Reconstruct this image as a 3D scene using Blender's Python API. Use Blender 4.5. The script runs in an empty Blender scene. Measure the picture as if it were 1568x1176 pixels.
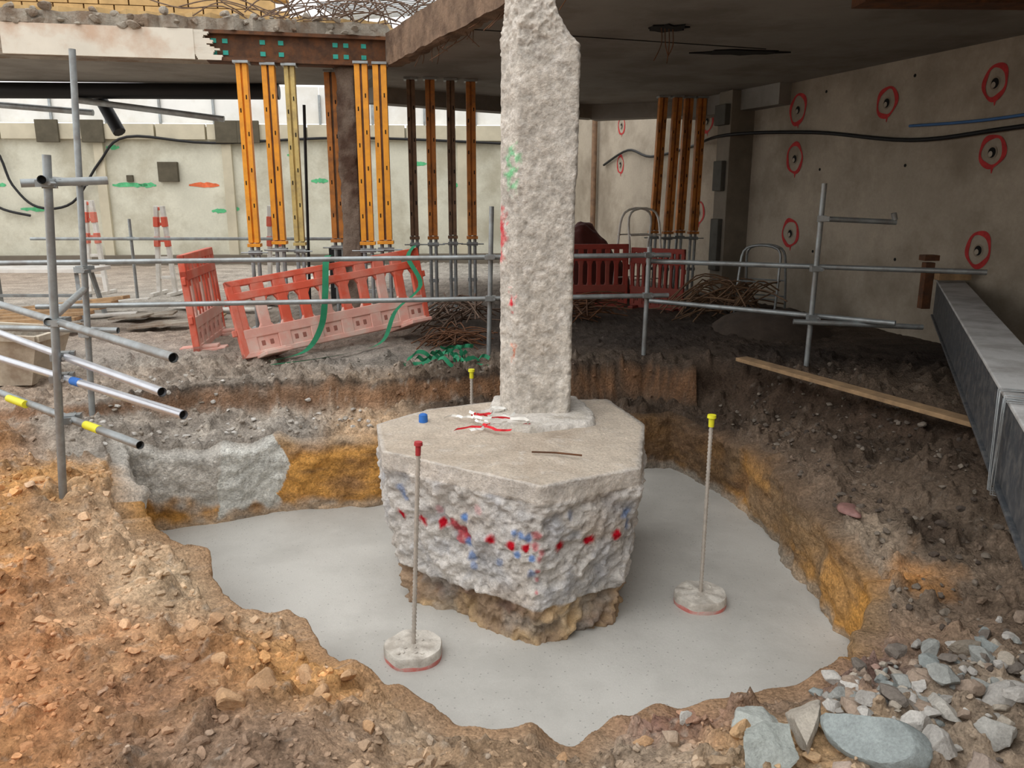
import bpy, bmesh, math, random
import numpy as np
from mathutils import Vector, Matrix
random.seed(7); RNG=np.random.RandomState(5)
S=bpy.context.scene

# ------------------------------------------------------------------ helpers
def lin(c):
    return tuple(((v/255.0)/12.92 if v/255.0<=0.04045 else (((v/255.0)+0.055)/1.055)**2.4) for v in c)

def _h(ix,iy,iz,seed):
    h=(ix.astype(np.int64)*73856093)^(iy.astype(np.int64)*19349663)^(iz.astype(np.int64)*83492791)^(seed*2654435761)
    h&=0xffffffff
    h=((h^(h>>15))*2246822519)&0xffffffff
    h=((h^(h>>13))*3266489917)&0xffffffff
    h^=h>>16
    return h/4294967295.0
def vn(x,y,z,seed=0):
    x=np.asarray(x,float);y=np.asarray(y,float);z=np.asarray(z,float)
    ix=np.floor(x);iy=np.floor(y);iz=np.floor(z)
    fx=x-ix;fy=y-iy;fz=z-iz
    fx=fx*fx*(3-2*fx);fy=fy*fy*(3-2*fy);fz=fz*fz*(3-2*fz)
    r=0
    for a in (0,1):
        for b in (0,1):
            for c in (0,1):
                w=(fx if a else 1-fx)*(fy if b else 1-fy)*(fz if c else 1-fz)
                r=r+w*_h(ix+a,iy+b,iz+c,seed)
    return r
def fbm(x,y,z,sc,octv=4,seed=0):
    r=0;a=0.5;t=0
    for o in range(octv):
        r=r+a*vn(np.asarray(x)*sc+o*7.3,np.asarray(y)*sc+o*3.1,np.asarray(z)*sc,seed+o);t+=a
        a*=0.5;sc*=2.03
    return r/t-0.5

class MB:
    def __init__(s): s.v=[];s.f=[];s.mi=[];s.c=[]
    def add(s,verts,faces,mi=0,col=(1,1,1)):
        b=len(s.v)
        s.v.extend([tuple(p) for p in verts])
        if isinstance(col,tuple): s.c.extend([col]*len(verts))
        else: s.c.extend([tuple(q) for q in col])
        s.f.extend([tuple(b+i for i in f) for f in faces]); s.mi.extend([mi]*len(faces))
    def box(s,c,size,rot=None,mi=0,col=(1,1,1)):
        hx,hy,hz=[q/2 for q in size]
        vs=[Vector((sx*hx,sy*hy,sz*hz)) for sx in(-1,1) for sy in(-1,1) for sz in(-1,1)]
        if rot is not None: vs=[rot@q for q in vs]
        c=Vector(c); vs=[q+c for q in vs]
        s.add(vs,[(0,1,3,2),(4,6,7,5),(0,4,5,1),(2,3,7,6),(0,2,6,4),(1,5,7,3)],mi,col)
    def beam(s,a,b,w,h,mi=0,col=(1,1,1),up=(0,0,1)):
        a=Vector(a);b=Vector(b);d=(b-a).normalized();u=Vector(up)
        if abs(d.dot(u))>.98:u=Vector((0,1,0))
        x=d.cross(u).normalized();z=x.cross(d).normalized()
        R=Matrix((x,d,z)).transposed()
        s.box((a+b)/2,(w,(b-a).length,h),R,mi,col)
    def tube(s,pts,r,n=8,mi=0,caps=True,capmi=None,col=(1,1,1)):
        pts=[Vector(p) for p in pts]; ref=None; rings=[]
        for i,p in enumerate(pts):
            d=((pts[i+1]-p) if i==0 else (p-pts[i-1]) if i==len(pts)-1 else (pts[i+1]-pts[i-1]))
            d=d.normalized() if d.length>1e-9 else Vector((0,0,1))
            if ref is None:
                ref=Vector((0,0,1)) if abs(d.z)<.9 else Vector((1,0,0))
            x=d.cross(ref); 
            if x.length<1e-4: x=d.cross(Vector((0,1,0.3)))
            x.normalize(); y=x.cross(d).normalized(); ref=y
            rr=r[i] if isinstance(r,(list,tuple)) else r
            rings.append([p+(x*math.cos(t)+y*math.sin(t))*rr for t in [2*math.pi*k/n for k in range(n)]])
        vs=[q for R in rings for q in R]; fs=[]
        for i in range(len(rings)-1):
            for k in range(n):
                a=i*n+k;b=i*n+(k+1)%n; fs.append((a,b,b+n,a+n))
        s.add(vs,fs,mi,col)
        if caps:
            m=mi if capmi is None else capmi
            s.add(rings[0],[tuple(range(n))],m,col); s.add(rings[-1],[tuple(reversed(range(n)))],m,col)
    def prism(s,poly,z0,z1,mi=0,col=(1,1,1)):
        n=len(poly)
        vs=[(x,y,z0) for x,y in poly]+[(x,y,z1) for x,y in poly]
        fs=[tuple(reversed(range(n))),tuple(range(n,2*n))]+[(i,(i+1)%n,n+(i+1)%n,n+i) for i in range(n)]
        s.add(vs,fs,mi,col)
    def ribbon(s,pts,side,w,mi=0,col=(1,1,1)):
        pts=[Vector(p) for p in pts]; vs=[]
        for i,p in enumerate(pts):
            sd=Vector(side[i] if isinstance(side,list) else side).normalized()*w/2
            vs+= [p-sd,p+sd]
        s.add(vs,[(2*i,2*i+1,2*i+3,2*i+2) for i in range(len(pts)-1)],mi,col)
    def rock(s,c,size,seed,sub=1,mi=0,col=(1,1,1),flat=1.0,planes=7,rn=.16):
        V,F=ICO[sub]; R=np.random.RandomState(seed)
        p=V.copy()
        for k in range(planes):
            n=R.normal(size=3);n/=np.linalg.norm(n);h=R.uniform(.45,.8)
            d=p@n-h; p=p-np.outer(np.clip(d,0,None),n)
        sc=np.array([R.uniform(.75,1.2),R.uniform(.6,1.0),R.uniform(.45,.8)*flat])
        p=p*sc
        if sub>1: p=p*(1+rn*fbm(p[:,0]+seed,p[:,1],p[:,2],3.0,4,seed%91))[:,None]
        a=R.uniform(0,6.28);ca,sa=math.cos(a),math.sin(a); M=np.array([[ca,-sa,0],[sa,ca,0],[0,0,1]])
        t=R.uniform(-.5,.5);ct,st=math.cos(t),math.sin(t); M=M@np.array([[1,0,0],[0,ct,-st],[0,st,ct]])
        p=p@M.T*size+np.array(c)
        s.add(p.tolist(),F,mi,col)
    def finish(s,name,mats,smooth=False,bevel=0,sharp=None):
        me=bpy.data.meshes.new(name); me.from_pydata(s.v,[],s.f); 
        for m in mats: me.materials.append(m)
        me.polygons.foreach_set("material_index",s.mi)
        ca=me.color_attributes.new("Col",'FLOAT_COLOR','POINT')
        arr=np.ones((len(s.v),4),dtype=np.float32); arr[:,:3]=np.array(s.c,dtype=np.float32); ca.data.foreach_set("color",arr.ravel())
        if smooth: me.polygons.foreach_set("use_smooth",[True]*len(me.polygons))
        me.update(); 
        bm=bmesh.new();bm.from_mesh(me);bmesh.ops.recalc_face_normals(bm,faces=bm.faces);bm.to_mesh(me);bm.free()
        if smooth and sharp is not None:
            try: me.set_sharp_from_angle(angle=sharp)
            except Exception: pass
        ob=bpy.data.objects.new(name,me); S.collection.objects.link(ob)
        if bevel:
            b=ob.modifiers.new("bevel",'BEVEL');b.width=bevel;b.segments=2;b.limit_method='ANGLE';b.angle_limit=.6
        return ob
ICO={}
for sub in (1,2,3):
    bm=bmesh.new(); bmesh.ops.create_icosphere(bm,subdivisions=sub+1 if sub<3 else 5,radius=1.0)
    bm.verts.ensure_lookup_table()
    ICO[sub]=(np.array([v.co[:] for v in bm.verts]),[tuple(v.index for v in f.verts) for f in bm.faces]); bm.free()

def pmat(name,col,rough=.8,var=.2,scale=6,bump=.3,bscale=40,metal=0,attr=False,detail=8,dirt=None,dscale=2.0,damt=.5,bdist=.01,fine=None,spec=.4,grit=None,pits=None):
    m=bpy.data.materials.new(name); m.use_nodes=True; nt=m.node_tree; N=nt.nodes; L=nt.links
    bs=N["Principled BSDF"]; bs.inputs["Roughness"].default_value=rough; bs.inputs["Metallic"].default_value=metal
    bs.inputs["Specular IOR Level"].default_value=spec
    tc=N.new("ShaderNodeTexCoord")
    def noise(sc,d=6,r=.6):
        n=N.new("ShaderNodeTexNoise");n.inputs["Scale"].default_value=sc;n.inputs["Detail"].default_value=d;n.inputs["Roughness"].default_value=r
        L.new(tc.outputs["Object"],n.inputs["Vector"]);return n
    def ramp(src,p0,v0,p1,v1):
        r=N.new("ShaderNodeValToRGB");r.color_ramp.elements[0].position=p0;r.color_ramp.elements[1].position=p1
        r.color_ramp.elements[0].color=(v0,v0,v0,1);r.color_ramp.elements[1].color=(v1,v1,v1,1);L.new(src,r.inputs[0]);return r
    def mul(a,b):
        x=N.new("ShaderNodeMixRGB");x.blend_type='MULTIPLY';x.inputs[0].default_value=1;L.new(a,x.inputs[1]);L.new(b,x.inputs[2]);return x.outputs[0]
    if attr:
        at=N.new("ShaderNodeVertexColor");at.layer_name="Col";cur=at.outputs["Color"]
        rg=N.new("ShaderNodeRGB");rg.outputs[0].default_value=(*lin(col),1);cur=mul(cur,rg.outputs[0])
    else:
        rg=N.new("ShaderNodeRGB");rg.outputs[0].default_value=(*lin(col),1);cur=rg.outputs[0]
    n1=noise(scale,detail); cur=mul(cur,ramp(n1.outputs[0],.3,1-var,.7,1+var).outputs[0])
    if fine:
        n3=noise(fine[0],4,.7); cur=mul(cur,ramp(n3.outputs[0],.32,1-fine[1],.68,1+fine[1]).outputs[0])
    if dirt:
        n2=noise(dscale,8,.65); r2=ramp(n2.outputs[0],.45,0,.62,damt)
        x=N.new("ShaderNodeMixRGB");L.new(r2.outputs[0],x.inputs[0]);L.new(cur,x.inputs[1]);x.inputs[2].default_value=(*lin(dirt),1);cur=x.outputs[0]
    vor=None
    if grit:
        v=N.new("ShaderNodeTexVoronoi");v.inputs["Scale"].default_value=grit[0];L.new(tc.outputs["Object"],v.inputs["Vector"]);vor=v
        sep=N.new("ShaderNodeSeparateColor");L.new(v.outputs["Color"],sep.inputs[0])
        cur=mul(cur,ramp(sep.outputs[0],.0,1-grit[1],1.,1+grit[1]).outputs[0])
    if pits:
        v2=N.new("ShaderNodeTexVoronoi");v2.inputs["Scale"].default_value=pits;L.new(tc.outputs["Object"],v2.inputs["Vector"])
        cur=mul(cur,ramp(v2.outputs["Distance"],.05,.55,.16,1.0).outputs[0])
    L.new(cur,bs.inputs["Base Color"])
    if bump:
        nb=noise(bscale,8,.65);b=N.new("ShaderNodeBump");b.inputs["Strength"].default_value=bump;b.inputs["Distance"].default_value=bdist
        L.new(nb.outputs[0],b.inputs["Height"])
        if vor:
            b2=N.new("ShaderNodeBump");b2.inputs["Strength"].default_value=.8;b2.inputs["Distance"].default_value=.35/grit[0];b2.invert=True
            L.new(vor.outputs["Distance"],b2.inputs["Height"]);L.new(b.outputs[0],b2.inputs["Normal"]);L.new(b2.outputs[0],bs.inputs["Normal"])
        else: L.new(b.outputs[0],bs.inputs["Normal"])
    return m

M_soil=pmat("soil",(255,255,255),.95,.22,3,.9,22,attr=True,fine=(45,.28),bdist=.035,spec=.15,grit=(75,.16))
M_conc_wet=pmat("fresh_concrete",(190,188,182),.55,.07,1.2,.35,50,fine=(140,.07),dirt=(164,162,156),dscale=.9,damt=.6,bdist=.005,pits=26)
M_hack=pmat("hacked_concrete",(255,255,255),.95,.12,7,1.0,38,attr=True,fine=(60,.2),bdist=.014,spec=.2)
M_rubble=pmat("rubble_stone",(255,255,255),.9,.18,10,.8,45,attr=True,fine=(90,.18),bdist=.01)
M_galv=pmat("galvanised_steel",(158,164,166),.42,.18,9,.1,80,metal=.5,dirt=(118,110,102),dscale=5,damt=.5)
M_alu=pmat("bright_aluminium",(205,208,215),.3,.08,9,.05,80,metal=.7)
M_dark=pmat("dark_void",(14,13,12),.9,.1,5,0)  # near-black surface standing in for the darkness inside holes
M_rust=pmat("rusty_steel",(92,66,50),.85,.3,8,.5,50,metal=.2,dirt=(130,84,52),dscale=6,damt=.7)
M_rebar=pmat("rebar_steel",(120,100,86),.7,.25,20,.3,90,metal=.4)
M_wallR=pmat("basement_wall_concrete",(168,157,141),.92,.14,1.1,.3,18,dirt=(118,106,90),dscale=.7,damt=.65,fine=(30,.06))
M_wallB=pmat("painted_block_wall",(206,204,187),.9,.1,1.3,.25,18,dirt=(158,150,128),dscale=.9,damt=.6,fine=(25,.05))
M_white=pmat("white_sheet",(236,236,232),.7,.05,2,.1,10,dirt=(206,200,186),dscale=1.5,damt=.4)
M_ceil=pmat("soffit_concrete",(144,141,134),.9,.12,1.4,.3,14,dirt=(106,100,92),dscale=.9,damt=.6)
M_slab=pmat("broken_slab_concrete",(168,160,147),.95,.25,5,.9,25,dirt=(120,92,66),dscale=3,damt=.7,bdist=.03)
M_orange=pmat("orange_painted_steel",(236,158,44),.5,.1,5,.1,50,dirt=(190,120,50),dscale=6,damt=.4)
M_orange2=pmat("dull_orange_steel",(196,124,56),.6,.15,5,.1,50,dirt=(120,82,54),dscale=6,damt=.6)
M_yell=pmat("yellow_grey_steel",(200,176,110),.6,.15,5,.1,50,dirt=(150,130,90),dscale=6,damt=.6)
M_brn=pmat("brown_and_shaded_steel",(128,100,76),.7,.15,5,.1,50,dirt=(94,74,60),dscale=6,damt=.7)
M_redpl=pmat("red_plastic",(216,92,68),.5,.1,4,.05,20,dirt=(214,146,128),dscale=3,damt=.6)
M_fade=pmat("faded_red_plastic",(222,166,152),.6,.1,4,.05,20,dirt=(210,196,184),dscale=4,damt=.7)
M_whpl=pmat("white_plastic",(225,222,216),.5,.08,4,.05,20,dirt=(180,170,155),dscale=5,damt=.5)
M_black=pmat("black_rubber",(22,22,24),.55,.1,5,0)
M_green=pmat("green_strap",(40,130,92),.7,.15,12,.2,90)
M_red=pmat("red_paint",(205,38,48),.8,.15,20,.1,50)
M_ringpaint=pmat("red_spray_paint",(178,52,52),.85,.25,14,.1,50)
M_grpaint=pmat("green_spray_paint",(92,182,128),.85,.25,10,.1,50)
M_orpaint=pmat("orange_spray_paint",(220,110,70),.85,.25,10,.1,50)
M_bluepaint=pmat("blue_paint",(50,110,190),.7,.15,10,.1,50)
M_yellowcap=pmat("yellow_plastic",(225,220,50),.45,.05,10,0)
M_timber=pmat("timber",(170,140,105),.85,.2,12,.3,60,dirt=(110,90,70),dscale=5,damt=.5)
M_steelbeam=pmat("dark_primed_steel",(64,68,73),.55,.2,6,.25,60,metal=.1,dirt=(124,122,118),dscale=14,damt=.4)
M_beamtop=pmat("pale_beam_top",(182,182,181),.8,.12,5,.3,60,dirt=(132,128,124),dscale=3,damt=.6)  # top flange is a paler grey than the beam sides
M_teal=pmat("teal_paint",(60,165,150),.8,.15,10,.1,50)
M_tarp=pmat("brown_red_tarpaulin",(92,44,38),.7,.2,6,.3,20)
M_bluehose=pmat("blue_hose",(70,110,160),.6,.1,5,0)

# ------------------------------------------------------------------ terrain
C={'o':(192,144,100),'p':(204,174,142),'g':(170,162,152),'b':(152,128,107),'d':(86,73,62),'r':(174,156,136),'k':(66,58,53),'l':(190,184,174),'m':(128,110,94)}  # k and d ground tones also carry the darkness under the slab
ctl=[(1.70,3.6,-.58,'b'),(1.14,3.3,-.62,'b'),(.68,3.15,-.62,'r'),(.27,3.0,-.62,'r'),(-.28,3.1,-.6,'r'),(-.87,3.5,-.58,'o'),(-1.3,3.95,-.55,'p'),
(-1.65,4.2,-.55,'p'),(-2.15,4.6,-.45,'p'),(-2.45,4.35,-.3,'p'),(-2.83,4.74,-.2,'p'),(-3.73,5.3,-.05,'o'),(-3.1,4.6,-.12,'o'),(-2.75,3.92,-.35,'o'),
(-2.05,3.92,-.45,'p'),(-1.46,3.29,-.45,'o'),(-1.89,2.53,-.4,'o'),(-.92,2.53,-.42,'b'),(0,2.53,-.45,'b'),(.9,2.5,-.42,'r'),(1.5,2.6,-.4,'r'),
(2.0,3.0,-.38,'r'),(2.3,2.2,-.3,'b'),(0,1,-.4,'b'),(-2,1,-.3,'o'),(2,1,-.3,'b'),(-4.5,4,0,'o'),(-4.5,2,.05,'o'),
(-3.3,5.86,-.03,'g'),(-3.09,5.5,-.18,'g'),(-2.6,5.75,-.25,'g'),(-2.49,6.1,-.27,'g'),(-1.9,6.4,-.28,'g'),(-1.22,6.5,-.28,'p'),(-.5,6.9,-.22,'d'),
(1.29,7.2,-.35,'d'),(1.87,6.9,-.35,'d'),(2.1,6.31,-.34,'m'),(2.15,5.59,-.32,'m'),(2.15,4.9,-.33,'m'),(2.15,4.5,-.35,'r'),(2.15,4.0,-.38,'r'),
(2.3,3.8,-.38,'m'),(2.0,3.5,-.46,'b'),(2.45,4.4,-.3,'d'),(2.6,3.4,-.3,'m'),(3.2,3.5,0,'d'),(3,5,-.05,'d'),(2.5,5.8,-.2,'d')]
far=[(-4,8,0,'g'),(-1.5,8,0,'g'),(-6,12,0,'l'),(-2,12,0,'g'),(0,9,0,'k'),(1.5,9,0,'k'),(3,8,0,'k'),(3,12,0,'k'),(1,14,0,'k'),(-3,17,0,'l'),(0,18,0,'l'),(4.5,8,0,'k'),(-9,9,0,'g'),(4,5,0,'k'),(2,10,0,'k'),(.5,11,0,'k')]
pit=[(1.44,3.40),(1.14,3.37),(.9,3.28),(.68,3.23),(.43,3.17),(.27,3.04),(-.1,3.06),(-.28,3.17),(-.57,3.37),(-.87,3.58),(-.97,3.76),(-1.25,4.03),(-1.51,4.03),(-1.68,4.34),(-2.14,4.72),(-2.46,4.96),
(-2.72,5.3),(-3.0,5.8),(-2.42,6.0),(-1.88,6.24),(-1.14,6.39),(-.4,6.9),(.5,7.3),(1.27,7.31),(1.55,7.31),(1.80,6.78),(1.96,6.31),(2.02,5.71),(1.99,5.16),(1.95,4.61),(1.99,4.19),(1.94,3.9),(1.76,3.67)]
outer=[(-9,-6),(-16,5.8),(-3.3,6.1),(-2.74,6.62),(-1.95,6.88),(-1.09,7.03),(-.49,7.15),(.7,7.6),(1.31,7.75),(2.1,7.3),(2.6,6.3),(2.95,5.5),(3.2,4.4),(3.3,3),(3.3,-6)]
def sdf(X,Y,poly):
    d=np.full(X.shape,1e9); ins=np.zeros(X.shape,bool); n=len(poly)
    for i in range(n):
        ax,ay=poly[i];bx,by=poly[(i+1)%n];ex,ey=bx-ax,by-ay
        t=np.clip(((X-ax)*ex+(Y-ay)*ey)/(ex*ex+ey*ey),0,1)
        d=np.minimum(d,(X-ax-t*ex)**2+(Y-ay-t*ey)**2)
        c=((ay>Y)!=(by>Y))&(X<(bx-ax)*(Y-ay)/((by-ay) if by!=ay else 1e-9)+ax); ins^=c
    d=np.sqrt(d); return np.where(ins,-d,d)
def axis(segs):
    r=[]
    for a,b,st in segs:
        n=max(1,int(round((b-a)/st))); r+=list(np.linspace(a,b,n,endpoint=False))
    r.append(segs[-1][1]); return np.array(r)
gx=axis([(-15,-6,.2),(-6,-4,.05),(-4,3.2,.0145),(3.2,4.2,.05),(4.2,8.5,.2)])
gy=axis([(-6,0,.4),(0,1.6,.15),(1.6,2.1,.05),(2.1,7.6,.0145),(7.6,10,.05),(10,21,.14)])
X,Y=np.meshgrid(gx,gy); sh=X.shape; x=X.ravel();y=Y.ravel(); o0=np.zeros_like(x)
def idw(pts,val,p):
    num=0;den=0
    for q,v in zip(pts,val):
        w=1.0/(((x-q[0])**2+(y-q[1])**2)+.004)**(p/2)
        num=num+(w[:,None]*np.array(v)[None,:] if hasattr(v,'__len__') else w*v); den=den+w
    return num/(den[:,None] if num.ndim==2 else den)
zl=idw(ctl,[c[2] for c in ctl],3.2)
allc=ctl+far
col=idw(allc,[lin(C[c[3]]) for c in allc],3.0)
sdo=sdf(x,y,outer)+fbm(x,y,o0,3,4,11)*.16
wo=np.where(x>1.8,.55,.11)
to=np.clip(sdo/wo,0,1);to=to*to*(3-2*to)
ztop=.03+fbm(x,y,o0,.6,3,8)*.08
rough=np.where(y>8,.35,1.0)*np.where(x>0,1.15,1.0)
z=zl*(1-to)+ztop*to
z+= (fbm(x,y,o0,1.3,3,1)*.10+fbm(x,y,o0,6,4,2)*.07+np.abs(fbm(x,y,o0,16,3,3))*.06+fbm(x,y,o0,38,2,4)*.012)*rough
cl=fbm(x,y,o0,11,3,77); z+=np.clip(cl-.07,0,.2)*.32*rough
def SP(px,py):
    nf=np.clip((5.4-py)/.6,0,1)*np.clip((2.2-px)*2,0.3,1); o=np.zeros_like(px)
    return sdf(px,py,pit)-.05*np.clip((5.4-py)/.6,0,1)+fbm(px,py,o,2.6,3,21)*(.06+.10*nf)+fbm(px,py,o,13,3,22)*(.03+.05*nf)
def WW(px,py): return .08+.07*np.clip((5.4-py)/.6,0,1)*np.clip((1.9-px)/.3,0,1)
sp=SP(x,y); tp=np.clip(sp/WW(x,y),0,1);ts=tp*tp*(3-2*tp)
z=-1.15*(1-ts)+z*ts
def mixc(c,newc,m): return c*(1-m[:,None])+np.array(lin(newc))[None,:]*m[:,None]
bank=np.clip(4*to*(1-to),0,1)*(ts>.98)
bcol=np.where((x<1.8)[:,None],np.array(lin((138,102,74)))[None,:],np.array(lin((80,65,54)))[None,:])
col=col*(1-.85*bank[:,None])+bcol*.85*bank[:,None]
crust=np.clip(1-np.abs(to-.9)/.14,0,1)*(x<1.6)*(x>-3.2); col=mixc(col,(62,56,51),crust*.85)
for (cx,cy,r,cc) in [(2.25,4.05,.18,(206,142,70)),(.75,3.1,.35,(150,104,92)),(1.6,3.35,.3,(140,112,104)),(-.9,3.35,.4,(208,158,100)),(-.2,2.6,.5,(176,148,118)),(1.1,2.75,.4,(186,150,106)),(-2.6,3.4,.7,(186,134,92)),(-3.2,4.2,.5,(206,154,98)),(-1.6,3.0,.4,(152,118,94)),(-1.1,2.6,.45,(148,124,104)),(-2.2,2.9,.5,(196,140,96)),(-3.0,5.0,.4,(210,158,96)),(-1.9,4.1,.3,(208,184,154))]:
    m=np.clip(1.3-np.sqrt((x-cx)**2+(y-cy)**2)/r+fbm(x,y,z,6,3,66)*1.4,0,1); col=mixc(col,cc,m*.75)
sv=np.clip(fbm(x,y,z,9,4,90)*2.2+.5,0,1); col=col*(.72+.48*sv)[:,None]
gr=np.clip(fbm(x,y,z,22,3,91)*6-.9,0,1); col=mixc(col,(190,182,170),gr*np.where(x>1.2,.15,.5)*np.where(y>7.6,.3,1))
ny,nx=sh; idx=np.arange(nx*ny).reshape(sh)
faces=np.stack([idx[:-1,:-1],idx[:-1,1:],idx[1:,1:],idx[1:,:-1]],-1).reshape(-1,4)
me=bpy.data.meshes.new("ground"); me.vertices.add(len(x)); me.vertices.foreach_set("co",np.stack([x,y,z],1).astype(np.float32).ravel())
me.loops.add(faces.size); me.loops.foreach_set("vertex_index",faces.ravel().astype(np.int32))
me.polygons.add(len(faces)); me.polygons.foreach_set("loop_start",(np.arange(len(faces))*4).astype(np.int32)); me.polygons.foreach_set("loop_total",np.full(len(faces),4,np.int32))
me.update(calc_edges=True); me.polygons.foreach_set("use_smooth",[True]*len(faces))
ca=me.color_attributes.new("Col",'FLOAT_COLOR','POINT'); a4=np.ones((len(x),4),np.float32);a4[:,:3]=col;ca.data.foreach_set("color",a4.ravel())
me.materials.append(M_soil); S.collection.objects.link(bpy.data.objects.new("ground",me))
Z=z.reshape(sh); TS=ts.reshape(sh); CO=col.reshape(sh+(3,))
def ij(px,py): return min(max(np.searchsorted(gy,py),0),ny-1),min(max(np.searchsorted(gx,px),0),nx-1)
def H(px,py): i,j=ij(px,py); return float(Z[i,j])

def resample(poly,n,rad=.04,closed=True):
    P=np.array(poly+[poly[0]],float); L=np.sqrt(((P[1:]-P[:-1])**2).sum(1)); cum=np.concatenate([[0],np.cumsum(L)])
    t=np.linspace(0,cum[-1],n,endpoint=False); q=np.stack([np.interp(t,cum,P[:,0]),np.interp(t,cum,P[:,1])],1)
    k=max(1,int(rad/(cum[-1]/n)))
    for _ in range(3): q=(np.roll(q,k,0)+q*2+np.roll(q,-k,0))/4
    return q
N=1500; q=resample(pit,N,.05)
def nrm(q,k=5):
    t=np.roll(q,-k,0)-np.roll(q,k,0); t/=np.linalg.norm(t,axis=1)[:,None]; n=np.stack([t[:,1],-t[:,0]],1)
    test=q+n*.05; s=np.sign(sdf(test[:,0],test[:,1],pit)-sdf(q[:,0],q[:,1],pit)); 
    return n*(1 if s.mean()>0 else -1)
nr=nrm(q)
for _ in range(6):
    v=SP(q[:,0],q[:,1]); q=q-nr*(v*.8)[:,None]
    for _2 in range(2): q=(np.roll(q,2,0)+q*2+np.roll(q,-2,0))/4
nr=nrm(q,9)
for _ in range(8): nr=(np.roll(nr,4,0)+nr+np.roll(nr,-4,0))/3
nr/=np.linalg.norm(nr,axis=1)[:,None]
Wq=WW(q[:,0],q[:,1]); tp_=q+nr*(Wq+.03)[:,None]
zt=np.array([H(a,c) for a,c in tp_])
for _ in range(5): zt=(np.roll(zt,2)+zt*2+np.roll(zt,-2))/4
zt=zt-.028
K=52; vs=[];cs=[]
tcx=np.array([CO[ij(a,b_)] for a,b_ in tp_])
for k in range(K):
    v=k/(K-1)
    if v<.1: off=(Wq+.03)*(1-v/.1)**.7 -.010*(v/.1); zz=zt-(zt+1.0)*v*.55
    else: off=-.010+0*Wq; zz=zt-(zt+1.0)*(.055+(v-.1)/.9*.945)
    px=q[:,0];py=q[:,1]
    nz=fbm(px,py,zz,4,4,101)*.16+fbm(px,py,zz,15,3,103)*.06+fbm(px*.3,py*.3,zz,9,3,104)*.06
    nearA=1-.6*np.clip((4.9-py)*2,0,1)*(px<1.6)
    amp_=min(1,v/.14)
    off=off-(np.clip(nz+.05,0,.3))*amp_*.8*nearA
    P=q+nr*off[:,None]; pts=np.column_stack([P,zz])
    c=np.tile(np.array(lin((212,156,84))),(N,1))
    c=mixc(c,(164,124,84),np.clip(fbm(px,py,zz*2,3,4,41)*4+.3,0,1))
    c=mixc(c,(116,92,72),np.clip(fbm(px*.6,py*.6,zz*3,6,4,43)*5-.3,0,1)*.7)
    rt=np.clip((px-1.5)*4,0,1); c=mixc(c,(158,134,106),rt*np.clip(fbm(px,py,zz,2.2,3,47)*5+.45,0,1)*.8)
    far_right=np.clip((px+.2)*1.2,0,1)*np.clip((py-6.2)*3,0,1); c=mixc(c,(96,78,62),far_right*.8)
    rtop=np.clip((zz+.50)*7,0,1)*np.clip((px-1.4)*3,0,1); c=mixc(c,(116,98,84),rtop*.75)
    ltop=np.clip((zz+.42)*8,0,1)*np.clip((-1.0-px)*3,0,1)*(py>5); c=mixc(c,(176,166,150),ltop*.6)
    jx=px+fbm(px,py,zz,4,3,57)*.25
    slab=((jx<-1.88)&(jx>-2.36)&(py>5)).astype(float)*np.clip((zz+.86+.1*fbm(px,py,zz,5,3,58)*4)*20,0,1)
    grav=((jx<=-2.36)&(jx>-3.5)&(py>4.9)).astype(float)*np.clip((zz+.66+fbm(px,py,zz,3,3,59)*.9)*12,0,1)
    c=mixc(c,(212,209,202),grav*.92); c=mixc(c,(222,221,214),slab)
    nearm=np.clip((4.9-py)*3,0,1)*(px<1.6); c=mixc(c,(176,142,110),nearm)
    base=np.clip((-.80-zz+fbm(px,py,zz,9,2,60)*.12)*16,0,1); c=mixc(c,(176,172,162),base*.55)
    c=c*(.95+.9*np.clip(nz,-.12,.2))[:,None]
    if v<.12:
        m=(1-v/.12); c=tcx*m+c*(1-m)
    vs.append(pts);cs.append(c)
fs=[(k*N+i,k*N+(i+1)%N,(k+1)*N+(i+1)%N,(k+1)*N+i) for k in range(K-1) for i in range(N)]
b=MB();b.add(np.concatenate(vs).tolist(),fs,0,np.concatenate(cs).tolist())
b.finish("ground_excavation_face",[M_soil],smooth=True)

b=MB(); n=160
ux=np.linspace(-3.3,2.4,n);uy=np.linspace(2.7,7.7,n)
UX,UY=np.meshgrid(ux,uy);UZ=-.9+fbm(UX.ravel(),UY.ravel(),UX.ravel()*0,1.2,3,9).reshape(UX.shape)*.03+fbm(UX.ravel(),UY.ravel(),UX.ravel()*0,9,3,19).reshape(UX.shape)*.006
id2=np.arange(n*n).reshape(n,n)
b.add(np.stack([UX.ravel(),UY.ravel(),UZ.ravel()],1).tolist(),np.stack([id2[:-1,:-1],id2[:-1,1:],id2[1:,1:],id2[1:,:-1]],-1).reshape(-1,4).tolist())
b.finish("floor_poured_concrete",[M_conc_wet],smooth=True)

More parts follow.
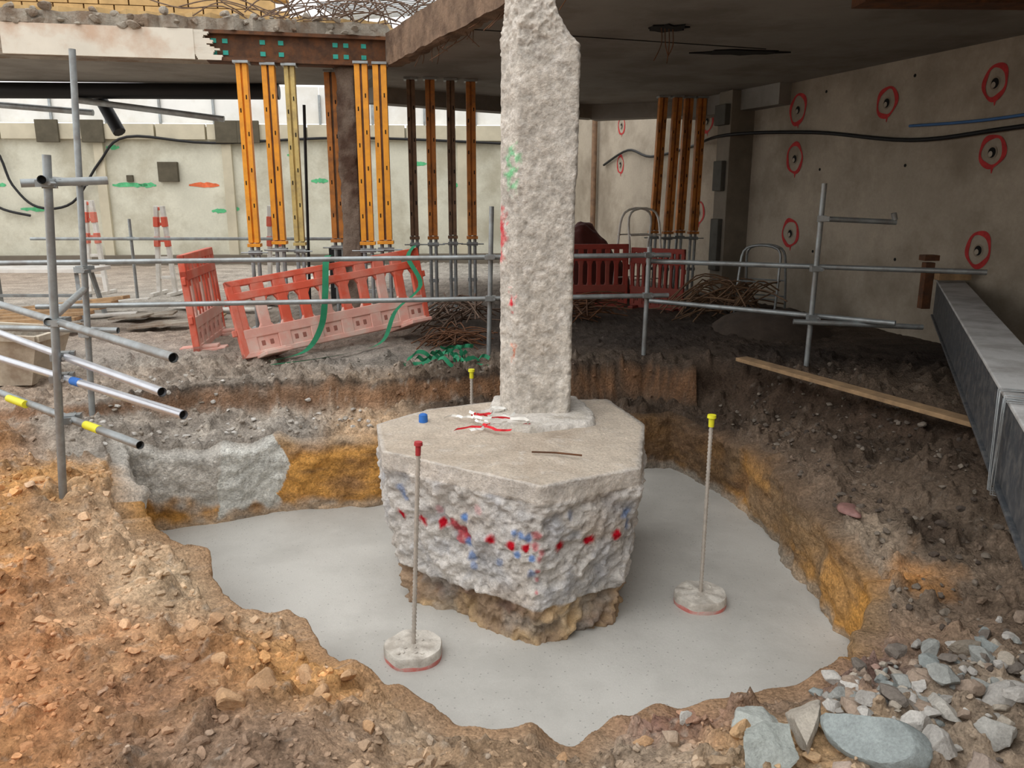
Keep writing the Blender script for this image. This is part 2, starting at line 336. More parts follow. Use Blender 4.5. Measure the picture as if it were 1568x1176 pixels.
# ------------------------------------------------------------------ footing
def loft(name,poly,zs,scx,scy,cen,amp,colfn,mats,N=260,topcap=True,rad=.03,seed=0,smooth=True,offs=None,f1=6,f2=22,a2=.45,tn=.035):
    q=resample(poly,N,rad); rings=[];base=[]
    cen=np.array(cen)
    for k,zz in enumerate(zs):
        r=(q-cen)*np.array([scx(zz),scy(zz)])+cen
        if offs is not None: r=offs(r,zz,cen)
        rings.append(np.column_stack([r,np.full(N,zz)])); base.append(np.column_stack([q,np.full(N,zz)]))
    nt=0
    if topcap:
        top=rings[-1]
        for f in np.linspace(.96,.04,22):
            r=(top[:,:2]-cen)*f+cen; rings.append(np.column_stack([r,np.full(N,zs[-1])])); base.append(np.column_stack([(q-cen)*f+cen,np.full(N,zs[-1]+.2)])); nt+=1
    P=np.concatenate(rings);B=np.concatenate(base); K=len(rings)
    A=amp(P,B)
    d=P[:,:2]-cen; d/= (np.linalg.norm(d,axis=1)[:,None]+1e-6)
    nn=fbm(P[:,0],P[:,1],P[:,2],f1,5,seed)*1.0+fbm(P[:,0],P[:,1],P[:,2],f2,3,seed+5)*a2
    side=np.ones(len(P)); 
    if topcap: side[(K-nt)*N:]=0
    P2=P.copy(); P2[:,:2]+=d*(nn*A*side)[:,None]
    if topcap: P2[(K-nt)*N:,2]+=fbm(P[(K-nt)*N:,0],P[(K-nt)*N:,1],P[(K-nt)*N:,2],5,4,seed+9)*tn
    P2[:,2]+=fbm(P[:,0],P[:,1],P[:,2],14,3,seed+3)*A*.3
    cols=colfn(P,B,side,nn)
    fs=[]
    for i in range(K-1):
        for j in range(N):
            a=i*N+j;c2=i*N+(j+1)%N; fs.append((a,c2,c2+N,a+N))
    if topcap:
        fs.append(tuple(range((K-1)*N,K*N)))
    b=MB(); b.add(P2.tolist(),fs,0,cols.tolist()); return b.finish(name,mats,smooth=smooth)
fp=[(-.93,5.3),(-.80,4.72),(.16,4.10),(.74,4.40),(.91,5.3),(.74,6.0),(-.1,5.95),(-.62,5.7)]
def fsx(zz):
    t=np.clip((.0-zz)/.68,0,1); s1=1-.10*t**1.6
    if zz<-.66: s1-=.05+.1*min(1,(-.66-zz)/.3)*.3
    if zz>.0: s1*=1.01
    return s1
def fsy(zz):
    t=np.clip((.0-zz)/.68,0,1); s1=1-.05*t**1.6
    if zz<-.66: s1-=.03
    if zz>.0: s1*=1.01
    return s1
def famp(P,B):
    zz=P[:,2]; a=np.where(zz>.0,.02,.10); a=np.where(zz<-.66,.16,a); return a
LF=lambda s:(-.79+.95*s,4.72-.63*s); RF=lambda s:(.16+.57*s,4.09+.29*s)
spots=[]; D_=(190,14,36)
PK=(200,66,80);BL_=(84,136,205)
spots+=[(*LF(.46),-.275,.045,PK,.85),(*LF(.5),-.29,.045,PK,.85),(*LF(.54),-.31,.035,PK,.85),(*LF(.49),-.35,.035,PK,.8),(*LF(.43),-.25,.03,PK,.8),
 (*LF(.98),-.20,.035,PK,.7),(*LF(.97),-.27,.03,PK,.7),(*RF(.03),-.30,.03,PK,.7),(*RF(.0),-.34,.03,PK,.7),(*LF(.99),-.42,.022,PK,.7),(*LF(.99),-.48,.02,PK,.7),(*LF(.985),-.55,.018,PK,.7),
 (*LF(.10),-.12,.04,BL_,.5),(*LF(.12),-.17,.028,BL_,.5),(*LF(.53),-.20,.03,BL_,.9),(*LF(.55),-.35,.03,BL_,.8),(*LF(.57),-.43,.036,BL_,.65),(*LF(.58),-.50,.03,BL_,.5),
 (*LF(.84),-.20,.03,BL_,.75),(*LF(.88),-.21,.03,BL_,.75),(*LF(.92),-.225,.03,BL_,.75),(*LF(.86),-.33,.03,BL_,.8),(*LF(.95),-.34,.03,BL_,.8),(*LF(.95),-.45,.036,BL_,.55),(*LF(.75),-.42,.03,BL_,.4),
 (*RF(.3),-.1,.03,BL_,.4),(*RF(.93),-.16,.04,BL_,.6),(*RF(.97),-.24,.035,BL_,.5),(*LF(.35),-.2,.03,(225,150,155),.5),(*LF(.2),-.30,.03,PK,.4),(*LF(.62),-.12,.03,(225,150,155),.4)]
for s_ in (.09,.235,.37,.7,.82,.91): spots.append((*LF(s_),-.28+random.uniform(-.012,.012),.036,D_,1.0))
for s_ in (.22,.53,.83): spots.append((*RF(s_),-.28,.038,D_,1.0))
def fcol(P,B,side,nn):
    c=np.tile(np.array(lin((210,205,199))),(len(P),1))
    c=mixc(c,(176,178,184),np.clip(fbm(P[:,0],P[:,1],P[:,2],9,4,301)*4+.1,0,1)*.7)
    c=mixc(c,(194,178,162),np.clip(fbm(P[:,0],P[:,1],P[:,2],4,3,302)*4-.1,0,1)*.6)
    c=mixc(c,(110,104,104),np.clip(fbm(P[:,0],P[:,1],P[:,2],30,3,303)*7-1.3,0,1)*.6)
    lip=(P[:,2]>0).astype(float); c=mixc(c,(214,204,192),lip*.7)
    c=mixc(c,(202,188,171),(1-side)*.9)
    c=mixc(c,(176,159,141),(1-side)*np.clip(fbm(P[:,0],P[:,1],P[:,2],3,4,305)*4,0,1)*.8)
    c=mixc(c,(222,214,204),(1-side)*np.clip(fbm(P[:,0],P[:,1],P[:,2],16,3,308)*6-.8,0,1)*.6)
    jit=fbm(P[:,0],P[:,1],P[:,2],28,3,333)
    for (sx,sy,sz,r,cc,op) in spots:
        dd=np.sqrt((B[:,0]-sx)**2+(B[:,1]-sy)**2+(P[:,2]-sz)**2)
        c=mixc(c,cc,np.clip(2.2-2*dd/r+jit*2.0,0,1)*side*op)
    soil=(P[:,2]<-.66).astype(float)
    sc=mixc(np.tile(np.array(lin((160,136,112))),(len(P),1)),(206,176,134),np.clip(fbm(P[:,0],P[:,1],P[:,2],4,4,306)*5+.3,0,1))
    sc=mixc(sc,(112,88,78),np.clip(fbm(P[:,0],P[:,1],P[:,2],7,4,307)*6-.3,0,1)*.8)
    sc=mixc(sc,(160,154,146),np.clip(fbm(P[:,0],P[:,1],P[:,2],5,4,309)*6-.3,0,1)*.7)
    c=c*(1-soil[:,None])+sc*soil[:,None]
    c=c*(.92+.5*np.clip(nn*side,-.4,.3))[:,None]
    return c
zs=list(np.linspace(-1.0,-.675,24))+list(np.linspace(-.655,-.01,76))+list(np.linspace(.005,.11,12))
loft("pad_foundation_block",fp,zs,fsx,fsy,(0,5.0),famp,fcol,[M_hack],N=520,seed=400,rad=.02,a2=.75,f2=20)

# column
cx,cy=.165,5.7; hw,hd,ch=.25,.24,.09
cp=[(cx-hw,cy-hd+ch*1.5),(cx-hw+ch*1.2,cy-hd),(cx+hw-ch*.2,cy-hd),(cx+hw,cy-hd+ch*.2),(cx+hw,cy+hd-ch),(cx+hw-ch,cy+hd),(cx-hw+ch,cy+hd),(cx-hw,cy+hd-ch)]
def coff(r,zz,cen):
    r=r.copy(); r[:,0]+=(zz-.1)*.006
    k=min(1,max(0,(zz-2.60)/.22)); m=np.clip((r[:,0]-cen[0])/.25,0,1); r[:,0]-=m*k**.8*.17
    m2=np.clip((cen[0]-r[:,0])/.25,0,1); r[:,0]+=m2*k*.03
    r[:,0]+=m*.012*min(1,max(0,(zz-1.7)/.1))
    return r
def cscale(zz): return 1.0
cspots=[(cx-.2,cy-hd+.02,1.90,.05,(120,205,150),.8),(cx-.21,cy-hd+.03,1.82,.05,(110,200,140),.8),(cx-.2,cy-hd+.02,1.73,.045,(130,205,150),.8),(cx-.14,cy-hd,1.88,.03,(130,205,150),.7),
 (cx-.25,cy-.1,1.5,.05,(215,60,70),.8),(cx-.25,cy-.1,1.38,.05,(215,60,70),.8),(cx-.25,cy-.1,1.26,.04,(215,60,70),.7),(cx-.2,cy-.22,.98,.034,(225,40,60),.95),(cx-.2,cy-.22,.92,.034,(225,40,60),.95),(cx-.19,cy-hd,.60,.03,(225,110,60),.9),(cx-.19,cy-hd,.555,.03,(225,110,60),.9)]
def ccol(P,B,side,nn):
    c=np.tile(np.array(lin((202,195,185))),(len(P),1))
    c=mixc(c,(172,162,150),np.clip(fbm(P[:,0],P[:,1],P[:,2],5,4,311)*4,0,1)*.45)
    c=mixc(c,(220,215,208),np.clip(fbm(P[:,0],P[:,1],P[:,2],18,4,312)*5-.2,0,1)*.6)
    c=mixc(c,(136,126,115),np.clip(fbm(P[:,0],P[:,1],P[:,2],34,3,313)*7-1.4,0,1)*.5)
    jit=fbm(P[:,0],P[:,1],P[:,2],28,3,334)
    for (sx,sy,sz,r,cc,op) in cspots:
        dd=np.sqrt((P[:,0]-sx)**2+(P[:,1]-sy)**2+((P[:,2]-sz)*.8)**2)
        c=mixc(c,cc,np.clip(1.5-dd/r+jit*3,0,1)*op)
    return c*(1+.6*np.clip(nn,-.4,.3))[:,None]
def camp(P,B): 
    return np.where(P[:,2]>2.58,.035,.014)
loft("concrete_column",cp,list(np.linspace(.08,3.02,330)),cscale,cscale,(cx,cy),camp,ccol,[M_hack],N=240,seed=500,rad=.01,offs=coff,f1=11,f2=32,a2=1.2)
kp=[(-.2,5.22),(.12,5.06),(.60,5.25),(.58,5.6),(.5,6.0),(-.15,6.0)]
def kcol(P,B,side,nn): 
    c=np.tile(np.array(lin((212,206,198))),(len(P),1)); return mixc(c,(186,178,166),np.clip(fbm(P[:,0],P[:,1],P[:,2],6,4,321)*4,0,1))
loft("mortar_collar",kp,list(np.linspace(.09,.15,6)),lambda q:1.0-(q-.09)*1.2,lambda q:1.0-(q-.09)*1.2,(.18,5.55),lambda P,B:np.full(len(P),.08),kcol,[M_hack],N=160,seed=600,rad=.05,tn=.02)

# ------------------------------------------------------------------ rebar markers
def rebar(b,a,c,r,mi=0):
    a=Vector(a);c=Vector(c);L=(c-a).length;n=int(L/.012);pts=[];rr=[]
    for i in range(n+1):
        pts.append(a.lerp(c,i/n));rr.append(r*(1.0 if i%2 else .7))
    b.tube(pts,rr,8,mi)
pmatc=pmat("rough_mortar",(206,200,190),.95,.2,12,.7,60,dirt=(150,140,128),dscale=9,damt=.6)
M_rebarl=pmat("light_rebar",(186,178,168),.6,.15,30,.2,90,metal=.2)
M_capred=pmat("red_cap",(176,56,60),.5,.1,5,0)
M_rimred=pmat("red_stained_rim",(206,120,112),.8,.2,8,.3,50,dirt=(190,180,172),dscale=9,damt=.8)
def marker(name,base,top,capm,rimm,disc=True,cs_=1.0):
    b=MB(); bz=-.9
    if disc:
        n=48;R=.165
        vs=[];prof=[(R*.98,bz-.01),(R,bz+.02),(R*.995,bz+.025),(R*1.0,bz+.065),(R*.97,bz+.075),(R*.5,bz+.078),(.03,bz+.082)]
        for rr,zz in prof:
            for k in range(n):
                t=2*math.pi*k/n; j=1+.02*math.sin(5*t+rr*30)
                vs.append((base[0]+rr*j*math.cos(t),base[1]+rr*j*math.sin(t),zz+.004*math.sin(7*t)))
        L=len(prof)
        lowf=[(i*n+k,i*n+(k+1)%n,(i+1)*n+(k+1)%n,(i+1)*n+k) for i in range(2) for k in range(n)]
        upf=[(i*n+k,i*n+(k+1)%n,(i+1)*n+(k+1)%n,(i+1)*n+k) for i in range(2,L-1) for k in range(n)]+[tuple((L-1)*n+k for k in range(n))]
        b.add(vs,lowf,1); b.add(vs,upf,0)
        for k in range(24):
            t=random.uniform(0,6.28);q=random.uniform(.02,.12); b.rock((base[0]+q*math.cos(t),base[1]+q*math.sin(t),bz+.078),random.uniform(.008,.02),k+9,1,0,flat=.5)
    rebar(b,(base[0],base[1],bz+.04),top,.0145,2)
    d=(Vector(top)-Vector(base)).normalized();T=Vector(top)
    b.tube([T-d*.05,T+d*.005,T+d*.006,T+d*.025],[.017*cs_,.018*cs_,.028*cs_,.026*cs_],14,3)
    return b.finish(name,[pmatc,rimm,M_rebarl,capm],smooth=True,sharp=.7)
marker("level_marker_rebar",(-.56,4.06,-.85),(-.5,4.06,.35),M_capred,M_rimred,cs_=.85)
marker("level_marker_rebar",(1.21,4.67,-.85),(1.215,4.67,.33),M_yellowcap,M_rimred)
marker("level_marker_rebar",(-.34,6.35,-.9),(-.33,6.35,.25),M_yellowcap,M_rimred,disc=False)
b=MB();b.tube([(-.62,5.36,.11),(-.62,5.36,.165),(-.62,5.36,.166),(-.62,5.36,.172)],[.032,.03,.024,.02],18,0);b.finish("blue_bottle_cap",[M_bluepaint],smooth=True,sharp=.6)
b=MB()
for k in range(16):
    a=random.uniform(0,6.28);c0=Vector((-.15+random.uniform(-.12,.12),5.32+random.uniform(-.14,.14),.15));pts=[]
    for i in range(9): 
        a+=random.uniform(-.9,.9);c0=c0+Vector((math.cos(a),math.sin(a),random.uniform(-.25,.25)))*.035; c0.z=max(.135,min(.20,c0.z)); pts.append(tuple(c0))
    b.ribbon(pts,(random.uniform(-1,1),random.uniform(-1,1),.9),.02,(0,1,1)[k%3])
b.finish("hazard_tape_scrap",[M_red,M_white])
b=MB();b.tube([(.12,4.62,.135),(.26,4.6,.137),(.42,4.56,.133)],.006,6);b.finish("tie_wire_rod",[M_rust])

# ------------------------------------------------------------------ walls
Rdir=Vector((-.3048,.9524,0));Rn=Vector((-.9524,-.3048,0))
def RW(Yv,zv,off=0.0):
    k=11.7-Yv; p=Vector((4.02+.32*k,Yv,zv)); return p+Rn*off
b=MB();p0=RW(-5.0,0);p1=RW(20.6,0);out=-Rn*.35
b.prism([(p0.x,p0.y),(p1.x,p1.y),(p1.x+out.x,p1.y+out.y),(p0.x+out.x,p0.y+out.y)],-.6,3.62)
for Yv in (6.2,7.9,9.75,11.2):
    for zv in (.9,2.0,3.0): b.tube([RW(Yv,zv,-.01),RW(Yv,zv,.003)],.02,8,1)
b.finish("wall_right",[M_wallR,M_dark])
b=MB();b.box((0,-5.6,1.6),(26,.4,4.6),None,0)  # unseen wall added behind the camera to cut low sky light
for i in range(9): b.box((-11+i*2.7,-5.35,1.6),(.4,.2,4.5),None,0)
b.finish("wall_light_blocker",[M_wallR],bevel=.01)
Bdir=Vector((.9975,.0704,0));Bn=Vector((.0704,-.9975,0))
def BW(Xv,zv,off=0.0):
    p=Vector((Xv,19.0+(Xv+14)*1.2/17,zv)); return p+Bn*off
b=MB();p0=BW(-16,0);p1=BW(1.7,0);o_=-Bn*.35
b.prism([(p0.x,p0.y),(p1.x,p1.y),(p1.x+o_.x,p1.y+o_.y),(p0.x+o_.x,p0.y+o_.y)],-.3,3.22)
for Xv in np.arange(-14,1.0,1.15):
    b.beam(BW(Xv,3.1,.06),BW(Xv+1.1,3.1,.06),.14,.34,1)
for Xv in (-12.9,-9.6,-6.7,-3.8,-1.2): b.beam(BW(Xv,.0,.03),BW(Xv,3.0,.03),.1,.22,1,up=(1,0,0))
b.beam(BW(-16,.12,.1),BW(1.5,.12,.1),.25,.3,2)
b.finish("wall_back",[M_wallB,pmat("coping",(192,184,162),.9,.14,2,.3,15),pmat("kerb_dark",(110,102,90),.9,.12,2,.3,15)])
b=MB()
for i,Xv in enumerate(np.arange(-15.5,.9,1.22)):
    b.beam(BW(Xv,3.72,-.1),BW(Xv+1.2,3.72,-.1),.04,.82,0)
    b.beam(BW(Xv,3.25,-.05),BW(Xv,3.95,-.05),.05,.05,1)
b.finish("hoarding_panels",[M_white,M_galv])

def core(Yv,zv,r=.165,k=0):
    b=MB();n=44
    c=RW(Yv,zv,.004);R=random.Random(k)
    ph=R.uniform(0,6)
    def pt(rr,t,off=0): 
        j=1+.05*math.sin(2*t+ph)+.025*math.sin(5*t+ph*2)
        return c+Rdir*(-math.cos(t)*rr*j*.93)+Vector((0,0,math.sin(t)*rr*j*1.06))+Rn*off
    vs=[]
    for q in range(n+2):
        t=2*math.pi*q/n+ph; w_=.022+.008*math.sin(3*t+ph)
        vs+= [pt(r-w_,t,.002*q/n),pt(r+w_,t,.002*q/n)]
    b.add(vs,[(2*i,2*i+1,2*i+3,2*i+2) for i in range(n+1)],0)
    t0=-1.4;P=pt(r,t0);b.add([P+Rdir*.02,P-Rdir*.02,P-Rdir*.005+Vector((0,0,-.07)),P+Rdir*.005+Vector((0,0,-.07))],[(0,1,2,3)],0)
    def disc(rr,dx,dz,off,mi,sy=1.15):
        V=[c+Rdir*(-math.cos(2*math.pi*q/24)*rr+dx)+Vector((0,0,math.sin(2*math.pi*q/24)*rr*sy+dz))+Rn*off for q in range(24)]
        b.add(V,[tuple(range(24))],mi)
    disc(.062,0,-.01,.001,1);disc(.046,0,-.01,.003,2);disc(.026,.015,-.025,.005,3)
    return b.finish("cored_hole_with_red_ring",[M_ringpaint,M_pipe,M_dark,M_pipe2])
M_pipe=pmat("hole_edge",(140,128,112),.8,.15,10,.2,40)
M_pipe2=pmat("hole_core_stub",(160,150,135),.8,.15,10,.2,40)
for k,(Yv,zv,r) in enumerate([(8.70,2.79,.15),(10.13,2.75,.16),(11.74,2.83,.18),(14.02,2.88,.18),(8.63,2.10,.15),(11.73,2.17,.18),(8.64,1.09,.16),(11.70,1.13,.18),(14.14,1.37,.18),(17.2,3.06,.16),(17.2,2.29,.16),(7.35,2.8,.17),(7.35,2.1,.17),(7.35,1.1,.17)]):
    core(Yv,zv,r,k)
def smoothpts(P,k=6):
    P=[Vector(p) for p in P];o=[]
    for i in range(len(P)-1):
        p0=P[max(0,i-1)];p1=P[i];p2=P[i+1];p3=P[min(len(P)-1,i+2)]
        for j in range(k):
            t=j/k;o.append(.5*((2*p1)+(-p0+p2)*t+(2*p0-5*p1+4*p2-p3)*t*t+(-p0+3*p1-3*p2+p3)*t**3))
    o.append(P[-1]);return o
b=MB();b.tube(smoothpts([RW(17.9,2.3,.05),RW(16.78,2.55,.05),RW(15.83,2.38,.05),RW(14.45,2.48,.05),RW(12.79,2.55,.44),RW(11.33,2.49,.05),RW(9.66,2.28,.05),RW(8.32,2.32,.05),RW(6,2.4,.05)]),.024,8,0)
b.finish("electrical_cable",[M_black],smooth=True)
b=MB();b.tube(smoothpts([RW(9.7,2.44,.05),RW(9.0,2.42,.05),RW(8.33,2.43,.05),RW(7,2.5,.05)]),.016,8,0);b.finish("water_hose",[M_bluehose],smooth=True)
b=MB();b.tube([RW(18.3,0,.1),RW(18.3,3.6,.1)],.06,12,0);b.finish("drain_downpipe",[M_brn],smooth=True,sharp=.8)
b=MB();b.tube(smoothpts([BW(-13.5,2.9,.12),BW(-12,2.8,.12),BW(-11.6,1.9,.12),BW(-11.1,1.4,.12),BW(-10.3,1.5,.12),BW(-9.6,2.4,.12),BW(-8.9,2.98,.14),BW(-7,2.85,.14),BW(-4,2.98,.14),BW(-1,2.9,.14),BW(1,2.8,.12)]),.03,8,0)
b.tube(smoothpts([BW(-15,2.0,.1),BW(-12.5,1.95,.1),BW(-12,1.4,.1),BW(-11.3,1.2,.1)]),.03,8,0)
b.finish("electrical_cable",[M_black],smooth=True)
b=MB();R=random.Random(3)
for (Xv,zv,w_,mi) in [(-11.2,1.35,.7,0),(-9.0,1.9,.8,0),(-7.3,1.9,.7,1),(-8.6,1.9,.4,0),(-7.0,1.3,.35,0),(-9.3,2.75,.3,0),(-6.6,1.35,.15,0),(-12,1.9,.4,0),(-4.6,2.0,.4,0),(-3.6,1.2,.5,0),(-1.4,1.9,.3,0),(-5.2,2.6,.25,0),(-2.2,2.4,.3,0)]:
    n=10;vs=[]
    for i in range(n+1):
        hh=.05*(math.sin(math.pi*(i+.5)/(n+1))**.5)*R.uniform(.6,1.3)
        p=BW(Xv-w_/2+w_*i/n,zv+R.uniform(-.01,.01),.006);vs+=[p+Vector((0,0,-hh)),p+Vector((0,0,hh))]
    b.add(vs,[(2*i,2*i+1,2*i+3,2*i+2) for i in range(n)],mi)
b.ribbon([BW(-6.75,2.0,.007),BW(-6.73,1.5,.007),BW(-6.7,1.0,.007)],(1,0,0),.05,0)
b.finish("spray_paint_marks",[M_grpaint,M_orpaint])
b=MB()
b.beam(BW(-8.3,2.2,.06),BW(-7.85,2.2,.06),.12,.45,0);b.beam(BW(-9.05,2.05,.03),BW(-8.9,2.05,.03),.06,.15,0)
for Xv in (-9.9,-6.9,-6.4,-10.9): b.beam(BW(Xv,3.1,.16),BW(Xv+.5,3.1,.16),.08,.5,0)
b.finish("wall_recess_boxes",[pmat("dark_box",(86,80,66),.9,.2,5,.2,20)],bevel=.01)
b=MB();P=RW(12.9,0,.2);R_=Matrix.Rotation(math.atan2(Rdir.y,Rdir.x),3,'Z')
b.box((P.x,P.y,1.6),(.36,.42,3.2),R_,0)
b.box((P.x+Rn.x*.24,P.y+Rn.y*.24,1.95),(.24,.1,.45),R_,1);b.box((P.x+Rn.x*.24,P.y+Rn.y*.24,2.85),(.3,.12,.3),R_,1);b.box((P.x+Rn.x*.24,P.y+Rn.y*.24,.9),(.22,.1,.8),R_,1)
b.finish("wall_pier",[pmat("pier_dark",(124,116,104),.9,.2,3,.3,20),pmat("grey_box",(84,82,76),.8,.2,5,.2,20)],bevel=.012)

# ------------------------------------------------------------------ slab / beams
b=MB()
rag=lambda a,c,n,amp,seed:[(a[0]+(c[0]-a[0])*i/n+random.Random(seed+i).uniform(-amp,amp),a[1]+(c[1]-a[1])*i/n+random.Random(seed+50+i).uniform(-amp,amp)) for i in range(n)]
Y0=-1.5; pw0=RW(Y0,0,-.05)  # unseen front run of the slab, extended to darken the right side
poly=rag((-1.40,10.12),(.95,4.9),26,.02,1)+rag((.95,4.9),(3.4,Y0),20,.03,70)+rag((3.4,Y0),(pw0.x,pw0.y),14,.03,100)+[(pw0.x,pw0.y)]+[(RW(14.4,0,-.05).x,14.4)]+[(3.0,14.5),(1.49,15.1),(-.5,13.7),(-2.3,12.5)]
b.prism(poly,3.2,3.5,0)
b.prism([(-7.6,9.6),(-3.6,10.3),(-2.3,10.7),(-2.3,12.5),(-7.6,12.0)],3.24,3.5,0)
b.beam((1.45,14.9,3.09),(3.3,14.1,3.09),.35,.26,0);b.beam((-2.1,12.4,3.1),(1.45,14.95,3.1),.3,.24,0)
b.beam((3.0,14.2,3.06),(3.9,11.9,3.06),.3,.3,0)
b.beam((2.75,6.85,3.17),(5.6,6.95,3.17),.25,.09,1)
for i in (2,):
    a=Vector((-1.4+.47*i*.9,10.12-i*1.0,3.197)); b.beam(a,a+Vector((3.3,1.1,0)),.012,.008,2)
for (cx_,cy_,w_,h_,sd) in [(1.48,8.1,.22,.10,1),(2.5,9.4,.5,.10,2)]:
    n=18;pl=[(cx_+w_*math.cos(2*math.pi*i/n)*random.Random(sd*31+i).uniform(.6,1.2),cy_+h_*1.6*math.sin(2*math.pi*i/n)*random.Random(sd*41+i).uniform(.6,1.2)) for i in range(n)]
    b.prism(pl,3.185,3.21,2)  # solid black patches painted in place of dark soffit openings
for i in range(4):
    a=(1.40+.04*i,8.05+.02*i,3.2);b.tube(smoothpts([a,(a[0]+.01,a[1],3.05),(a[0]+random.uniform(-.06,.06),a[1],2.85+random.uniform(0,.1))],4),.005,5,1)
b.finish("ceiling",[M_ceil,M_rust,M_dark])
b=MB();a=Vector((-1.46,10.2,3.34));c=Vector((.9,4.98,3.34));n=90;d=(c-a).normalized();sd_=d.cross(Vector((0,0,1)))
vs=[];prof=[(-.0,-.17),(-.13,-.17),(-.16,-.05),(-.15,.08),(-.14,.19),(.05,.19),(.05,-.17)]
for i in range(n+1):
    p=a.lerp(c,i/n)
    for q,(u,v) in enumerate(prof):
        jj=float(fbm(np.array([p.x+q]),np.array([p.y]),np.array([v*3]),4,4,q)[0])*.09
        vs.append(p+sd_*(u+jj if u<0 else u)+Vector((0,0,v+jj*.6)))
m=len(prof);b.add(vs,[(i*m+q,i*m+(q+1)%m,(i+1)*m+(q+1)%m,(i+1)*m+q) for i in range(n) for q in range(m)]+[tuple(range(m)),tuple(range(n*m,(n+1)*m))],0)
for i in range(24):
    p=a.lerp(c,random.uniform(.1,1))+sd_*(-.1)+Vector((0,0,-.05));b.tube(smoothpts([p,p+Vector((random.uniform(-.1,.1),random.uniform(-.1,.1),-.12)),p+Vector((random.uniform(-.2,.1),0,random.uniform(-.3,-.15)))],4),.004,5,1)
b.finish("slab_edge_beam",[pmat("spalled_edge",(132,108,88),.95,.3,5,.9,25,dirt=(84,64,50),dscale=3,damt=.8,bdist=.03),M_rust])
b=MB()
A=Vector((-7.6,9.35,3.37));Bm=Vector((-3.62,10.14,3.37));Cc=Vector((-1.55,10.6,3.37))
b.beam(A,Bm,.3,.34,0)
b.beam(Bm,Cc,.2,.34,1)
nb=(Cc-Bm).normalized();nf=Vector((nb.y,-nb.x,0))
b.beam(Bm+nf*.13+Vector((0,0,-.15)),Cc+nf*.13+Vector((0,0,-.15)),.1,.04,1);b.beam(Bm+nf*.13+Vector((0,0,.15)),Cc+nf*.13+Vector((0,0,.15)),.1,.04,1)
for t in (.04,.1,.3,.4,.7,.76,.86):
    p=Bm.lerp(Cc,t)+nf*.104
    for s_ in (-.07,.06):
        q=p+Vector((0,0,s_)); b.beam(q-nb*.03,q+nb*.03,.012,.05,2)
n0=(Bm-A).normalized();nf0=Vector((n0.y,-n0.x,0))
for i in range(18):
    p=Bm+n0*(.01*i-.06)+nf0*(.165)+Vector((0,0,.15-.018*i));b.beam(p-n0*.2,p+n0*(.05+.05*math.sin(i*1.3)+.03*math.sin(i*3.1)),.05,.02,3)
b.beam(A+nf0*.17+n0*1.9,Bm+nf0*.17+n0*-.12,.06,.33,3)
rr=random.Random(9)
top=[]
for i in range(60):
    t=i/59;p=A.lerp(Cc,t)+nf0*(.1+rr.uniform(0,.16));top.append((p.x,p.y))
top+= [(Cc.x,Cc.y+1.2),(A.x,A.y+1.2)]
b.prism(top,3.54,3.68,4)
top=[]
for i in range(60):
    t=i/59;p=A.lerp(Cc,t)+nf0*(-.35+rr.uniform(0,.2));top.append((p.x,p.y))
top+= [(Cc.x,Cc.y+1.3),(A.x,A.y+1.3)]
b.prism(top,3.68,3.80,5)
for i in range(170):
    p=A.lerp(Cc,rr.random())+nf0*rr.uniform(-.1,.26);b.rock((p.x,p.y,3.57+rr.uniform(-.03,.15)),rr.uniform(.03,.09),i+40,1,4)
for c_ in range(7):
    for k in range(14):
        x0=-8.2+k*.36+(c_%2)*.18; b.box((x0+.175,10.75+(x0+8)*.17,3.86+c_*.125),(.345,.2,.115),Matrix.Rotation(.17,3,'Z'),5)
b.box((-5.8,10.95+.38,4.25),(4.9,.12,.9),Matrix.Rotation(.17,3,'Z'),4)
b.finish("broken_slab_and_beam",[M_slab,M_rust,M_teal,pmat("white_render",(222,215,200),.85,.08,2,.3,14,dirt=(180,120,70),dscale=1.3,damt=.5),M_slab,pmat("tan_brick",(190,160,112),.9,.2,6,.4,30)])
b=MB()
for i in range(54):
    p=Vector((-3.3+rr.uniform(0,2.2),10.1+rr.uniform(-.2,.7),3.68+rr.uniform(0,.1)))
    dx=rr.uniform(-.9,.9);b.tube(smoothpts([p,p+Vector((dx*.3,-.1,rr.uniform(.02,.14))),p+Vector((dx*.8,-.2,rr.uniform(0,.25))),p+Vector((dx*1.3,-.25,rr.uniform(-.08,.3)))],4),.008,5,0)
for i in range(14):
    y0=10.15+i*.12;b.tube([(-2.3,y0,3.85+.01*i),(-1.0+.03*i,y0-.3,3.9+.01*i)],.008,5,1)
b.finish("exposed_rebar_tangle",[M_rebar,M_galv])
b=MB();b.tube([(-9.5,11.8,3.1),(-3.4,12.3,3.13)],.11,16,0);b.finish("black_duct_pipe",[M_black],smooth=True,sharp=.8)
b=MB();b.tube([(-9.0,12.0,3.05),(-6.1,12.2,2.83)],.045,10,0);b.tube([(-6.2,12.0,2.98),(-4.2,12.2,2.74)],.045,10,0);b.tube([(-6.05,12.3,3.1),(-5.7,12.1,2.55)],.09,10,1)
b.finish("raking_brace_tubes",[M_galv,M_black],smooth=True,sharp=.8)

